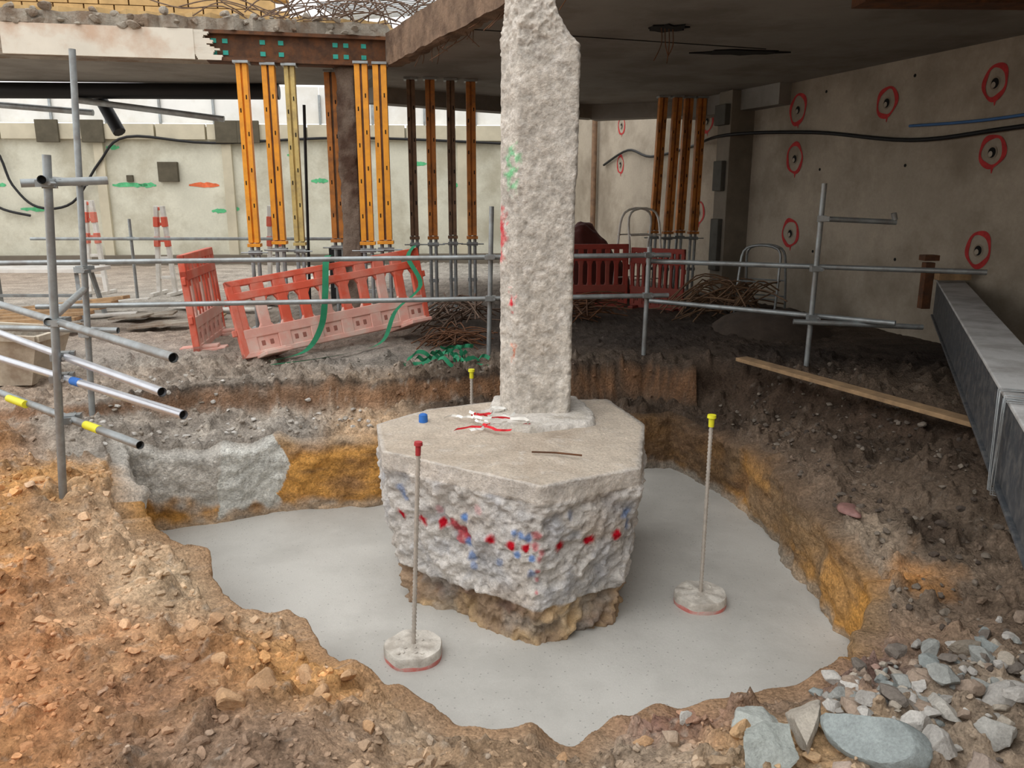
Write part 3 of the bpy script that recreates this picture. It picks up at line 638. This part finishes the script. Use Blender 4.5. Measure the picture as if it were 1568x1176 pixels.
# ------------------------------------------------------------------ props
def prop(b,x0,y0,zb,zt,mo,w=.12,zs_=1.08,yaw=.1,dx=0,dy=0):
    R=Matrix.Rotation(yaw,3,'Z');tilt=Vector((dx,dy,0))
    def P(u,v,z_): 
        q=R@Vector((u,v,0)); t=(z_-zb)/(zt-zb); return Vector((x0,y0,z_))+q+tilt*t
    zs0=zb+zs_; U=tuple(R@Vector((0,1,0)))
    b.box(P(0,0,zb+.012),(.2,.2,.02),R,0)
    for u in (-w*.3,w*.3): b.tube([P(u,0,zb+.02),P(u,0,zs0+.05)],.024,10,0)
    b.box(P(0,0,zb+.45),(w*1.1,.03,.05),R,0);b.box(P(0,0,zs0-.12),(w*1.25,.09,.05),R,0)
    b.tube([P(-w*1.3,-.05,zs0-.12),P(w*1.3,-.05,zs0-.12)],.01,6,0)
    b.box(P(0,0,zs0-.03),(w*1.25,w*1.1,.04),R,mo)
    b.beam(P(-w*.30,0,zs0),P(-w*.30,0,zt-.03),w*.42,w*.85,mo,up=U)
    b.beam(P(w*.30,0,zs0),P(w*.30,0,zt-.03),w*.42,w*.85,mo,up=U)
    b.beam(P(0,w*.1,zs0),P(0,w*.1,zt-.03),w*.3,w*.5,5 if w>.13 else mo,up=U)
    z_=zs0+.3
    while z_<zt-.15:
        b.box(P(-w*.30,-w*.43,z_),(.014,.006,.05),R,4);b.box(P(w*.30,-w*.43,z_+.15),(.014,.006,.05),R,4); z_+=.42
    b.box(P(0,0,zt-.015),(.18,.18,.03),R,0)
PM=[M_galv,M_orange,M_orange2,M_yell,M_dark,M_brn]
def propset(lst):
    for (x0,y0,mo,w,dx) in lst:
        b=MB();prop(b,x0,y0,H(x0,y0)-.02,3.2,mo,w,dx=dx);b.finish("shoring_prop",PM,bevel=.003)
propset([(-3.20,10.05,1,.125,0),(-2.93,10.2,1,.145,0),(-2.69,10.25,3,.12,0),(-2.30,10.75,2,.16,0),(-1.80,10.1,1,.15,0),(-1.585,10.15,1,.16,0),
 (-1.37,11.4,5,.11,0),(-1.11,11.4,2,.125,0),(-.84,11.5,5,.11,0),(-.57,11.6,2,.125,0),  # brown props stand for the shaded side of each orange pair
 (2.31,13.4,2,.13,.1),(2.54,13.4,2,.13,.1),(2.76,13.5,2,.13,.08),(3.0,13.5,2,.13,.05)])
b=MB()
def rcol(P,B,side,nn): return mixc(np.tile(np.array(lin((124,110,98))),(len(P),1)),(84,66,56),np.clip(fbm(P[:,0],P[:,1],P[:,2],5,4,9)*5+.4,0,1))
loft("old_concrete_column",[(-2.19,10.45),(-1.95,10.45),(-1.95,10.7),(-2.19,10.7)],list(np.linspace(-.1,3.2,90)),lambda q:1,lambda q:1,(-2.07,10.58),lambda P,B:np.full(len(P),.07),rcol,[M_hack],N=60,seed=700,topcap=True,rad=.02)
b=MB();b.tube([(-2.78,10.9,-.02),(-2.7,10.9,2.8)],.02,8,0);b.finish("thin_steel_post",[M_black],smooth=True)

# ------------------------------------------------------------------ scaffold
def coupler(b,p,mi=0):
    p=Vector(p);R=Matrix.Rotation(random.uniform(-.4,.4),3,'Z')
    b.box(p,(.075,.075,.055),R,mi);b.box(p+Vector((.0,-.045,.0)),(.1,.03,.04),R,mi);b.tube([p+Vector((.045,-.03,0)),p+Vector((.045,-.085,0))],.011,6,mi);b.box(p+Vector((.03,.03,.01)),(.05,.06,.03),R,mi)
def pole(b,a,c,r=.0242,mi=0):
    a=Vector(a);c=Vector(c);d=(c-a).normalized();b.tube([a,c],r,14,mi,caps=False)
    for e,s_ in((a,1),(c,-1)): 
        b.tube([e+d*s_*.02,e+d*s_*.022],r*.9,12,2); b.tube([e,e+d*s_*.03],r*.86,14,mi,caps=False)
SM=[M_galv,M_alu,M_dark,M_yellowcap,M_bluepaint]
b=MB();P1=(-2.80,4.76)
pole(b,(-2.83,4.72,H(-2.83,4.72)-.05),(-2.67,4.75,1.88))
pole(b,(-3.36,6.15,H(-3.36,6.15)-.03),(-3.2,6.2,2.69))
for z0,a,c,mi in [(.91,(-3.71,5.68),(-1.59,3.67),0),(.69,(-3.78,5.75),(-1.76,3.89),1),(.56,(-3.61,5.45),(-1.68,3.93),1),(.28,(-3.9,5.72),(-2.10,4.30),0)]:
    pole(b,(a[0],a[1],z0),(c[0],c[1],z0),mi=mi)
    xp=-2.83+.16*(z0+.2)/2.08
    t=(xp-a[0])/(c[0]-a[0]);q=(xp,a[1]+(c[1]-a[1])*t,z0);coupler(b,q)
for za,zb in ((1.72,1.74),):
    pole(b,(-2.80,4.68,za),(-2.42,4.92,zb)); coupler(b,(-2.68,4.76,za))
pole(b,(-3.32,6.3,1.75),(-2.66,4.65,1.74)); coupler(b,(-3.26,6.2,1.75));coupler(b,(-3.3,6.17,1.1));coupler(b,(-3.32,6.16,.6))
pole(b,(-6.5,6.6,.62),(-3.1,6.2,.62))
pole(b,(-3.34,6.25,.95),(-2.76,4.7,.92))
b.tube([(-3.50,5.37,.28),(-3.28,5.20,.28)],.026,12,3);b.tube([(-2.62,4.71,.28),(-2.48,4.60,.28)],.026,12,3);b.tube([(-2.66,4.70,.56),(-2.58,4.64,.56)],.026,12,4)
b.finish("scaffold_edge_protection",SM,smooth=True,sharp=.6)
b=MB()
pole(b,(-6.8,7.3,1.03),(1.6,8.12,1.07));pole(b,(-4.5,7.5,.63),(1.6,8.14,.66))
pole(b,(-.24,8.0,-.03),(-.2,8.0,1.55));pole(b,(1.37,8.15,-.03),(1.39,8.15,1.15));pole(b,(-5.0,7.5,-.03),(-5.0,7.5,1.2))
pole(b,(-5.98,12.7,-.03),(-5.98,12.7,1.3));pole(b,(-7.5,12.6,1.0),(-2.3,12.6,1.0))
for q in [(-.22,7.97,1.06),(-.22,7.97,.65),(1.38,8.13,1.07),(1.38,8.13,.66),(-5.0,7.47,1.04),(-5.98,12.66,1.0)]: coupler(b,q)
b.finish("scaffold_guardrail",SM,smooth=True,sharp=.6)
b=MB()
pole(b,(1.38,8.25,1.0),(4.15,7.0,1.0));pole(b,(1.45,8.6,.55),(3.4,7.0,.55));pole(b,(2.6,7.3,.52),(3.7,7.1,.5))
pole(b,(2.77,7.34,H(2.77,7.34)-.03),(2.80,7.36,1.76));pole(b,(2.78,7.34,1.45),(3.45,7.3,1.42));pole(b,(3.44,7.3,1.44),(3.42,7.3,1.5))
for q in [(2.78,7.36,1.0),(2.78,7.34,.55),(2.79,7.33,1.45)]: coupler(b,q)
b.finish("scaffold_guardrail",SM,smooth=True,sharp=.6)

# ------------------------------------------------------------------ barriers
def barrier(name,BL,BR,TL,TR,mats,thick=.05,feet=True):
    BL,BR,TL,TR=map(Vector,(BL,BR,TL,TR));nrm_=((BR-BL).cross(TL-BL)).normalized()
    def m(u,v,w): return BL.lerp(BR,u).lerp(TL.lerp(TR,u),v)+nrm_*w
    b=MB()
    def bx(u0,u1,v0,v1,w0,w1,mi=0):
        vs=[m(u,v,w) for u in(u0,u1) for v in(v0,v1) for w in(w0,w1)]
        b.add(vs,[(0,1,3,2),(4,6,7,5),(0,4,5,1),(2,3,7,6),(0,2,6,4),(1,5,7,3)],mi)
    t=thick/2
    bx(.0,1,.92,1.0,-t,t,0); bx(0,1,.74,.84,-t,t,0)
    nslot=9
    for i in range(nslot+1):
        u=.035+i*(.93/nslot); bx(u-.024,u+.024,.3,.80,-t*.8,t*.8,1 if i%3==1 else 0)
        bx(u-.03,u+.03,.82,.95,-t*.9,t*.9,0)
    for i in range(nslot):
        u=.035+(i+.5)*(.93/nslot);hw_=.93/nslot/2
        for sgn in(-1,1):
            for (v0,v1) in ((.75,.66),(.33,.42)):
                b.add([m(u+sgn*hw_,v0,-t*.7),m(u+sgn*hw_*.2,v0,-t*.7),m(u+sgn*hw_*.6,v1,-t*.7),m(u+sgn*hw_,v0,t*.7),m(u+sgn*hw_*.2,v0,t*.7),m(u+sgn*hw_*.6,v1,t*.7)],[(0,1,2),(3,5,4),(1,4,5,2)],0 if v0>.5 else 1)
    bx(0,.03,.0,1.0,-t,t,0);bx(.97,1,.0,1.0,-t,t,0)
    bx(.02,.98,.24,.36,-t,t,1)
    for i in range(6):
        u0=.02+i*.16; bx(u0,u0+.06,.02,.27,-t*.95,t*.95,1)
        bx(u0+.06,u0+.16,.05,.27,-t*.6,t*.6,1)
        for k in range(2): bx(u0+.075+k*.04,u0+.095+k*.04,.12,.19,-t*.7,t*.7,2)
    bx(.0,1.0,.0,.07,-t,t,1)
    if feet:
        for u in(.12,.88):
            bx(u-.06,u+.06,-.03,.02,-.28,.28,1);bx(u-.05,u+.05,.02,.05,-.2,.2,1)
    bx(-.02,.0,.7,.78,-t*.6,t*.6,0);bx(-.02,.0,.3,.38,-t*.6,t*.6,0);bx(1.,1.02,.6,.68,-t*.6,t*.6,0)
    return b.finish(name,mats,bevel=.008)
BM=[M_redpl,M_fade,pmat("slot_shadow_red",(150,98,86),.8,.1,4,0)]
gz=lambda x_,y_:H(x_,y_)
barrier("plastic_pedestrian_barrier",(-2.70,7.86,gz(-2.72,7.82)+.02),(-.98,9.35,.22),(-2.90,8.02,.80),(-1.13,9.55,1.05),BM,thick=.06)
barrier("plastic_pedestrian_barrier",(-3.36,8.35,.02),(-3.55,9.7,.02),(-3.45,8.35,1.05),(-3.64,9.7,1.05),BM,thick=.07)
DM=[pmat("dull_red_plastic",(150,58,46),.6,.15,4,.05,20),pmat("dull_red_plastic2",(140,66,54),.6,.15,4,.05,20),M_dark]
barrier("plastic_pedestrian_barrier",(.45,12.0,0),(1.75,12.1,0),(.45,12.0,.95),(1.75,12.1,.95),DM)
barrier("plastic_pedestrian_barrier",(1.8,12.1,0),(2.5,11.6,0),(1.8,12.1,.9),(2.5,11.6,.9),DM)
b=MB()
b.ribbon(smoothpts([(-1.98,8.78,1.02),(-1.99,8.6,.98),(-1.98,8.42,.6),(-2.02,8.34,.3),(-2.15,8.15,.08),(-2.4,7.8,.05)]),(1,.6,0),.07,0)
b.ribbon(smoothpts([(-1.15,9.5,1.08),(-1.2,9.3,.95),(-1.05,9.15,.65),(-1.3,8.85,.4),(-1.42,8.6,.1),(-1.7,8.2,.05),(-2.0,7.8,.06),(-2.35,7.6,.05)]),(1,.5,.2),.055,0)
b.finish("green_webbing_strap",[M_green])
b=MB();R=random.Random(12);g0=gz(-.62,7.62)
for k in range(13):
    a=R.uniform(0,6.28);c0=Vector((-.62+R.uniform(-.1,.1),7.62+R.uniform(-.1,.1),g0+.06));pts=[]
    for i in range(8):
        a+=R.uniform(-1.1,1.1);c0=c0+Vector((math.cos(a)*.05,math.sin(a)*.05,R.uniform(-.06,.06)));c0.z=max(g0+.02,min(g0+.16,c0.z));pts.append(tuple(c0))
    b.ribbon(smoothpts(pts,3),(R.uniform(-.9,.9),R.uniform(-.9,.9),1),.04,0)
b.finish("green_webbing_heap",[M_green])
def tpost(x0,y0,h):
    b=MB();z0=gz(x0,y0)
    for s_ in(-1,1):
        b.beam((x0+s_*.14,y0,z0),(x0+s_*.05,y0,z0+h),.07,.07,1)
        for i in range(4):
            t0=.55+.11*i
            if i%2==0: b.beam((x0+s_*(.14-.09*t0),y0-.01,z0+h*t0),(x0+s_*(.14-.09*(t0+.11)),y0-.01,z0+h*(t0+.11)),.08,.09,0)
        b.beam((x0+s_*.14,y0-.3,z0+.03),(x0+s_*.14,y0+.3,z0+.03),.06,.06,1)
    for t in(.2,.42,.62,.8,.97): b.beam((x0-.12+.07*t,y0,z0+h*t),(x0+.12-.07*t,y0,z0+h*t),.05,.05,0 if t>.6 else 1)
    b.finish("red_white_barrier_trestle",[M_redpl,M_whpl],bevel=.008)
for q in [(-7.0,13.5,1.55),(-5.75,13.3,1.45),(-3.9,13.3,1.45)]: tpost(*q)
b=MB()
b.box((-2.5,12.3,.45),(.5,.4,.9),None,0);b.rock((-2.35,12.2,1.0),.22,5,2,0);b.finish("black_bin_bag",[M_black],bevel=.06)
def frame(x0,y0,h,w,yaw,mi,name):
    b=MB();R=Matrix.Rotation(yaw,3,'Z');z0=gz(x0,y0)
    def P(u,v,q): return Vector((x0,y0,z0+q))+R@Vector((u,v,0))
    for v in(-.16,.16):
        b.tube(smoothpts([P(-w/2,v*1.6,0),P(-w/2,v,h*.6),P(-w/2+.06,v*.5,h),P(w/2-.06,v*.5,h),P(w/2,v,h*.6),P(w/2,v*1.6,0)],5),.018,8,0)
        for q in(.25,.5,.75): b.tube([P(-w/2,v*(1.6-.8*q),h*q),P(w/2,v*(1.6-.8*q),h*q)],.012,6,0)
    b.finish(name,[mi],smooth=True,sharp=.8)
frame(2.0,12.7,1.35,.6,.5,M_whpl,"folding_steel_trestle")
frame(3.5,11.2,.9,.55,-.6,M_galv,"folding_steel_trestle")
def heap(name,c,rx,ry,h,seed,mats,n=46):
    b=MB();vs=[]
    for j in range(n):
        for i in range(n):
            u=i/(n-1)*2-1;v=j/(n-1)*2-1;rr_=math.sqrt(u*u+v*v);zz=max(0,1-rr_**3)
            vs.append((c[0]+u*rx,c[1]+v*ry,zz))
    A=np.array(vs);A[:,2]=c[2]+A[:,2]*h*(1+fbm(A[:,0],A[:,1],A[:,2]*0,2.5,4,seed)*.6)-.05
    b.add(A.tolist(),[(j*n+i,j*n+i+1,(j+1)*n+i+1,(j+1)*n+i) for j in range(n-1) for i in range(n-1)]);return b.finish(name,mats,smooth=True)
heap("tarpaulin_covered_heap",(.95,13.2,0),1.1,.6,1.2,3,[M_tarp])
heap("spoil_heap",(3.2,9.8,0),.8,.8,.32,8,[pmat("dark_spoil",(70,60,52),.95,.3,5,.9,20)])
def rodpile(name,cx_,cy_,n,L,seed,mat,r=.008,h=.3,sp=.4):
    b=MB();R=random.Random(seed);z0=gz(cx_,cy_)
    for i in range(n):
        a=R.gauss(.3,.8);p=Vector((cx_+R.uniform(-sp,sp),cy_+R.uniform(-sp,sp),z0+R.uniform(.01,h)));d=Vector((math.cos(a),math.sin(a),0))*L*R.uniform(.3,.6)
        q0=p-d;q1=p+d;q0.z=z0+R.uniform(0,h*.5);q1.z=z0+R.uniform(0,h)
        b.tube(smoothpts([q0,p+Vector((0,0,R.uniform(0,.1))),q1],4),r,5,0)
    b.finish(name,[mat],smooth=True)
rodpile("rebar_offcuts_pile",-.66,8.75,44,.6,3,M_rust,h=.16,sp=.22)
rodpile("rebar_offcuts_pile",-.75,10.1,40,.9,6,M_rebar,r=.010,h=.35,sp=.3)
rodpile("rebar_offcuts_pile",2.9,10.9,60,1.0,4,M_brn,r=.010,h=.5,sp=.4)
rodpile("rebar_offcuts_pile",.9,10.6,40,1.1,9,M_rust,r=.01,h=.3,sp=.4)
b=MB();b.beam((2.2,7.5,.13),(3.3,5.25,.10),.14,.035,0);b.finish("timber_plank",[M_timber],bevel=.004)
# big steel strut
b=MB();L=8.9;dd=Vector((-.416,-.909,0));pp=Vector((.909,-.416,0))
E=Vector((4.84,9.15,.52))+pp*.14
F=E+dd*L
b.beam(E,F,.24,.40,0);b.beam(E+Vector((0,0,.21)),F+Vector((0,0,.21)),.28,.022,1);b.beam(E+Vector((0,0,-.21)),F+Vector((0,0,-.21)),.28,.022,0)
b.box(E,(.4,.06,.55),Matrix.Rotation(math.atan2(Rn.y,Rn.x)+math.pi/2,3,'Z'),0)
b.finish("steel_strut_beam",[M_steelbeam,M_beamtop],bevel=.006)
b=MB();R=random.Random(44)
for i in range(12):
    q=E+dd*(6.15+R.uniform(-.07,.07));k1=.15+R.uniform(0,.015);k2=.225+R.uniform(0,.012);s1=R.uniform(-.12,.12)
    pts=[q-pp*k1+Vector((0,0,-k2)),q-pp*k1+dd*s1+Vector((0,0,k2)),q+pp*k1+dd*(s1+R.uniform(-.1,.1))+Vector((0,0,k2)),q+pp*k1+Vector((0,0,-k2)),q-pp*k1+Vector((0,0,-k2))]
    P_=[]
    for i2 in range(4):
        for t in range(6): P_.append(Vector(pts[i2]).lerp(Vector(pts[i2+1]),t/6))
    P_.append(Vector(pts[4])); b.tube(P_,.0022,5,0)
b.finish("lashing_wire",[M_galv],smooth=True)
b=MB();q=E+dd*.55
b.box(q-pp*.25+Vector((0,0,.18)),(.1,.1,.5),None,0);b.tube([q-pp*.32+Vector((0,0,.35)),q+pp*.2+Vector((0,0,.35))],.025,8,0);b.box(q+Vector((0,.02,.3)),(.35,.12,.1),None,1);b.box(q-pp*.25+Vector((0,0,.48)),(.16,.14,.06),None,0)
b.finish("strut_end_clamp",[M_rust,M_timber],bevel=.006)
b=MB();q=F-dd*.3
zz=gz(q.x,q.y);k=0
while zz+.1*k<.18:
    for s_ in(-.12,.12):
        if k%2: b.beam((q.x-.2,q.y+s_,zz+.05+.1*k),(q.x+.25,q.y+s_,zz+.05+.1*k),.1,.1,0)
        else: b.beam((q.x+s_,q.y-.25,zz+.05+.1*k),(q.x+s_,q.y+.2,zz+.05+.1*k),.1,.1,0)
    k+=1
h_=.298-(zz+.1*k); b.box((q.x,q.y,zz+.1*k+h_/2),(.4,.25,h_),None,0)
b.finish("timber_packing_crib",[M_timber],bevel=.005)
b=MB();z0=gz(-4.6,7.0)
vs=[(-5.3,6.6,z0),(-4.15,6.7,z0),(-4.15,7.1,z0),(-5.3,7.1,z0),(-5.4,6.5,z0+.5),(-4.0,6.6,z0+.42),(-4.0,7.15,z0+.42),(-5.4,7.15,z0+.5)]
b.add(vs,[(0,3,2,1),(0,1,5,4),(1,2,6,5),(2,3,7,6),(3,0,4,7)],0)
vi=[(Vector(v)-Vector((-4.7,6.9,0)))*.95+Vector((-4.7,6.9,.03)) for v in vs];b.add(vi,[(0,1,2,3),(0,4,5,1),(1,5,6,2),(2,6,7,3),(3,7,4,0)],1)
for i in range(4):
    a_,c_=Vector(vs[4+i]),Vector(vs[4+(i+1)%4]);b.beam(a_,c_,.05,.05,0)
b.finish("mortar_tray",[pmat("tray_metal",(200,190,172),.7,.15,5,.2,20,dirt=(130,105,85),dscale=3,damt=.6),M_slab])
b=MB()
for i in range(7):
    b.beam((-6.9+.05*i,9.3+.12*i,.1+.02*i),(-5.3+.1*i,9.1+.1*i,.15+.05*i),.14,.04,0)
for i in range(3): b.beam((-6.6+.5*i,9.2,.0),(-6.6+.5*i,10.2,.0),.1,.1,0)
b.finish("timber_offcut_stack",[M_timber],bevel=.004)
b=MB();R=random.Random(8)
for i in range(16):
    px,py=R.uniform(-7.5,-3.9),R.uniform(9.5,12.6);a=R.uniform(-.5,.5);l=R.uniform(.3,.9);zz=gz(px,py)+.05
    b.beam((px,py,zz),(px+l*math.cos(a),py+l*math.sin(a),zz+R.uniform(0,.06)),R.uniform(.1,.35),.025,R.choice([0,1,2]))
b.finish("scattered_board_offcuts",[M_whpl,M_timber,M_slab],bevel=.003)
b=MB();bz=gz(-6.2,9.9)
for (u,v) in ((-.7,-.3),(.7,-.3),(-.7,.3),(.7,.3)): b.beam((-6.3+u,10.6+v,bz),(-6.3+u*.9,10.6+v*.6,bz+.62),.05,.05,0)
b.box((-6.3,10.6,bz+.65),(1.7,.6,.05),None,1);b.beam((-7,10.6,bz+.3),(-5.6,10.6,bz+.3),.04,.04,0)
b.finish("trestle_table",[M_galv,M_whpl],bevel=.004)

# ------------------------------------------------------------------ rocks
def tscol(px,py,k=1.0):
    i,j=ij(px,py); c=CO[i,j]*k; return (float(c[0]),float(c[1]),float(c[2]))
b=MB();R=random.Random(21);n=0
while n<3800:
    if R.random()<.66: px,py=R.uniform(-3.6,1.3),R.uniform(2.1,5.2)
    else: px,py=R.uniform(-3.9,3.1),R.uniform(2.0,7.8)
    i,j=ij(px,py)
    if TS[i,j]<.97: continue
    s_=abs(R.gauss(0,.012))+.005
    if R.random()<.045 and px<1.2 and py<5.2: s_=R.uniform(.025,.055)
    k=R.uniform(.85,1.3); b.rock((px,py,Z[i,j]+s_*.15),s_,n,2 if s_>.024 else 1,0,tscol(px,py,k),planes=11,rn=.3); n+=1
for (px,py,s_) in [(-1.12,3.15,.10),(-.95,3.3,.07),(-1.35,3.3,.06),(-1.2,2.95,.09),(-.75,3.25,.05),(-1.0,3.45,.08),(-1.5,3.5,.05),(-.6,2.9,.05),(-1.05,3.62,.07),(.2,2.75,.04),(.55,2.9,.05),(-1.3,3.1,.05),(-.85,3.1,.06),(-1.45,3.75,.06)]:
    b.rock((px,py,H(px,py)+s_*.2),s_,int(px*999)%777,2,0,lin((184,148,112)),planes=14,rn=.3)
b.finish("soil_clods",[M_rubble])
b=MB();R=random.Random(22);pal=[(166,162,156),(148,150,146),(188,184,178),(160,142,126),(142,148,146),(178,168,154),(120,112,104)]
for n in range(420):
    px=R.uniform(1.35,2.6);py=R.gauss(2.92,.25)
    if py>3.6 or py<1.9: continue
    i,j=ij(px,py)
    if TS[i,j]<.97: continue
    s_=R.choice([.012,.018,.028,.04,.055,.075])*R.uniform(.8,1.2); b.rock((px,py,Z[i,j]+s_*.3),s_,n+5000,2,0,lin(R.choice(pal)),flat=.85,planes=22,rn=.35)
for n in range(420):
    px,py=R.uniform(1.9,3.2),R.uniform(3.0,7.4);i,j=ij(px,py)
    if TS[i,j]<.97: continue
    s_=R.uniform(.008,.035); b.rock((px,py,Z[i,j]+s_*.25),s_,n+9000,1,0,lin(R.choice([(108,98,88),(132,122,110),(84,74,66)])),planes=10)
for n in range(300):
    px,py=R.uniform(-3.4,-1.2),R.uniform(5.6,7.0);i,j=ij(px,py)
    if TS[i,j]<.97: continue
    s_=R.uniform(.006,.035); b.rock((px,py,Z[i,j]+s_*.25),s_,n+12000,1,0,lin(R.choice([(180,174,166),(150,140,128),(200,196,190)])),planes=10)
b.finish("concrete_rubble",[M_rubble])
def stone(name,c,s_,seed,col,flat=1.0,pl=11,rn=.3):
    b=MB();b.rock(c,s_,seed,3,0,lin(col),flat=flat,planes=pl,rn=rn);return b.finish(name,[M_rubble],smooth=True,sharp=.6)
for (px,py,s_,sd,cc,fl) in [(1.00,2.80,.15,11,(166,170,165),1),(.95,2.60,.17,12,(160,165,160),1),(1.15,2.72,.13,13,(174,166,154),1),(1.0,2.42,.13,15,(172,168,162),1),(1.2,2.5,.08,16,(180,162,148),1),(1.82,2.62,.11,17,(176,174,168),1),(1.98,2.85,.12,18,(182,178,172),1),(1.62,2.95,.09,19,(172,170,164),1),(2.1,3.3,.1,20,(150,140,126),1),(.74,3.0,.05,23,(186,184,178),1),(1.55,2.52,.1,25,(178,174,168),1),(1.72,2.8,.09,26,(184,180,172),.8),(1.68,2.42,.12,27,(170,154,142),1),(2.05,2.6,.12,29,(178,172,164),1)]:
    stone("broken_concrete_lump",(px,py,H(px,py)+s_*.3),s_,sd,cc,fl,18)
stone("rounded_stone_slab",(1.36,2.58,H(1.36,2.58)+.07),.19,34,(148,156,155),.9,4,.14)
b=MB();b.rock((2.15,4.75,H(2.15,4.75)+.03),.12,77,2,0,(1,1,1),flat=.4);b.finish("crumpled_plastic_bag",[pmat("pinkish_plastic",(150,112,106),.3,.3,20,.6,40)],smooth=True)

# ------------------------------------------------------------------ light / camera
wd=bpy.data.worlds.new("sky");S.world=wd;wd.use_nodes=True;bg=wd.node_tree.nodes["Background"];bg.inputs[0].default_value=(1,.992,.978,1);bg.inputs[1].default_value=1.45
sl=bpy.data.lights.new("sun","SUN");sl.energy=1.1;sl.angle=.9;so=bpy.data.objects.new("sun",sl);S.collection.objects.link(so);so.rotation_euler=(math.radians(30),math.radians(-22),0)
cd=bpy.data.cameras.new("camera");cd.sensor_width=36;cd.lens=36*1220/1568;cd.clip_start=.05;cd.clip_end=200
co=bpy.data.objects.new("camera",cd);S.collection.objects.link(co);co.location=(0,0,1.65);co.rotation_euler=(math.pi/2-math.atan(288/1220),0,0);S.camera=co
S.view_settings.view_transform='Standard'
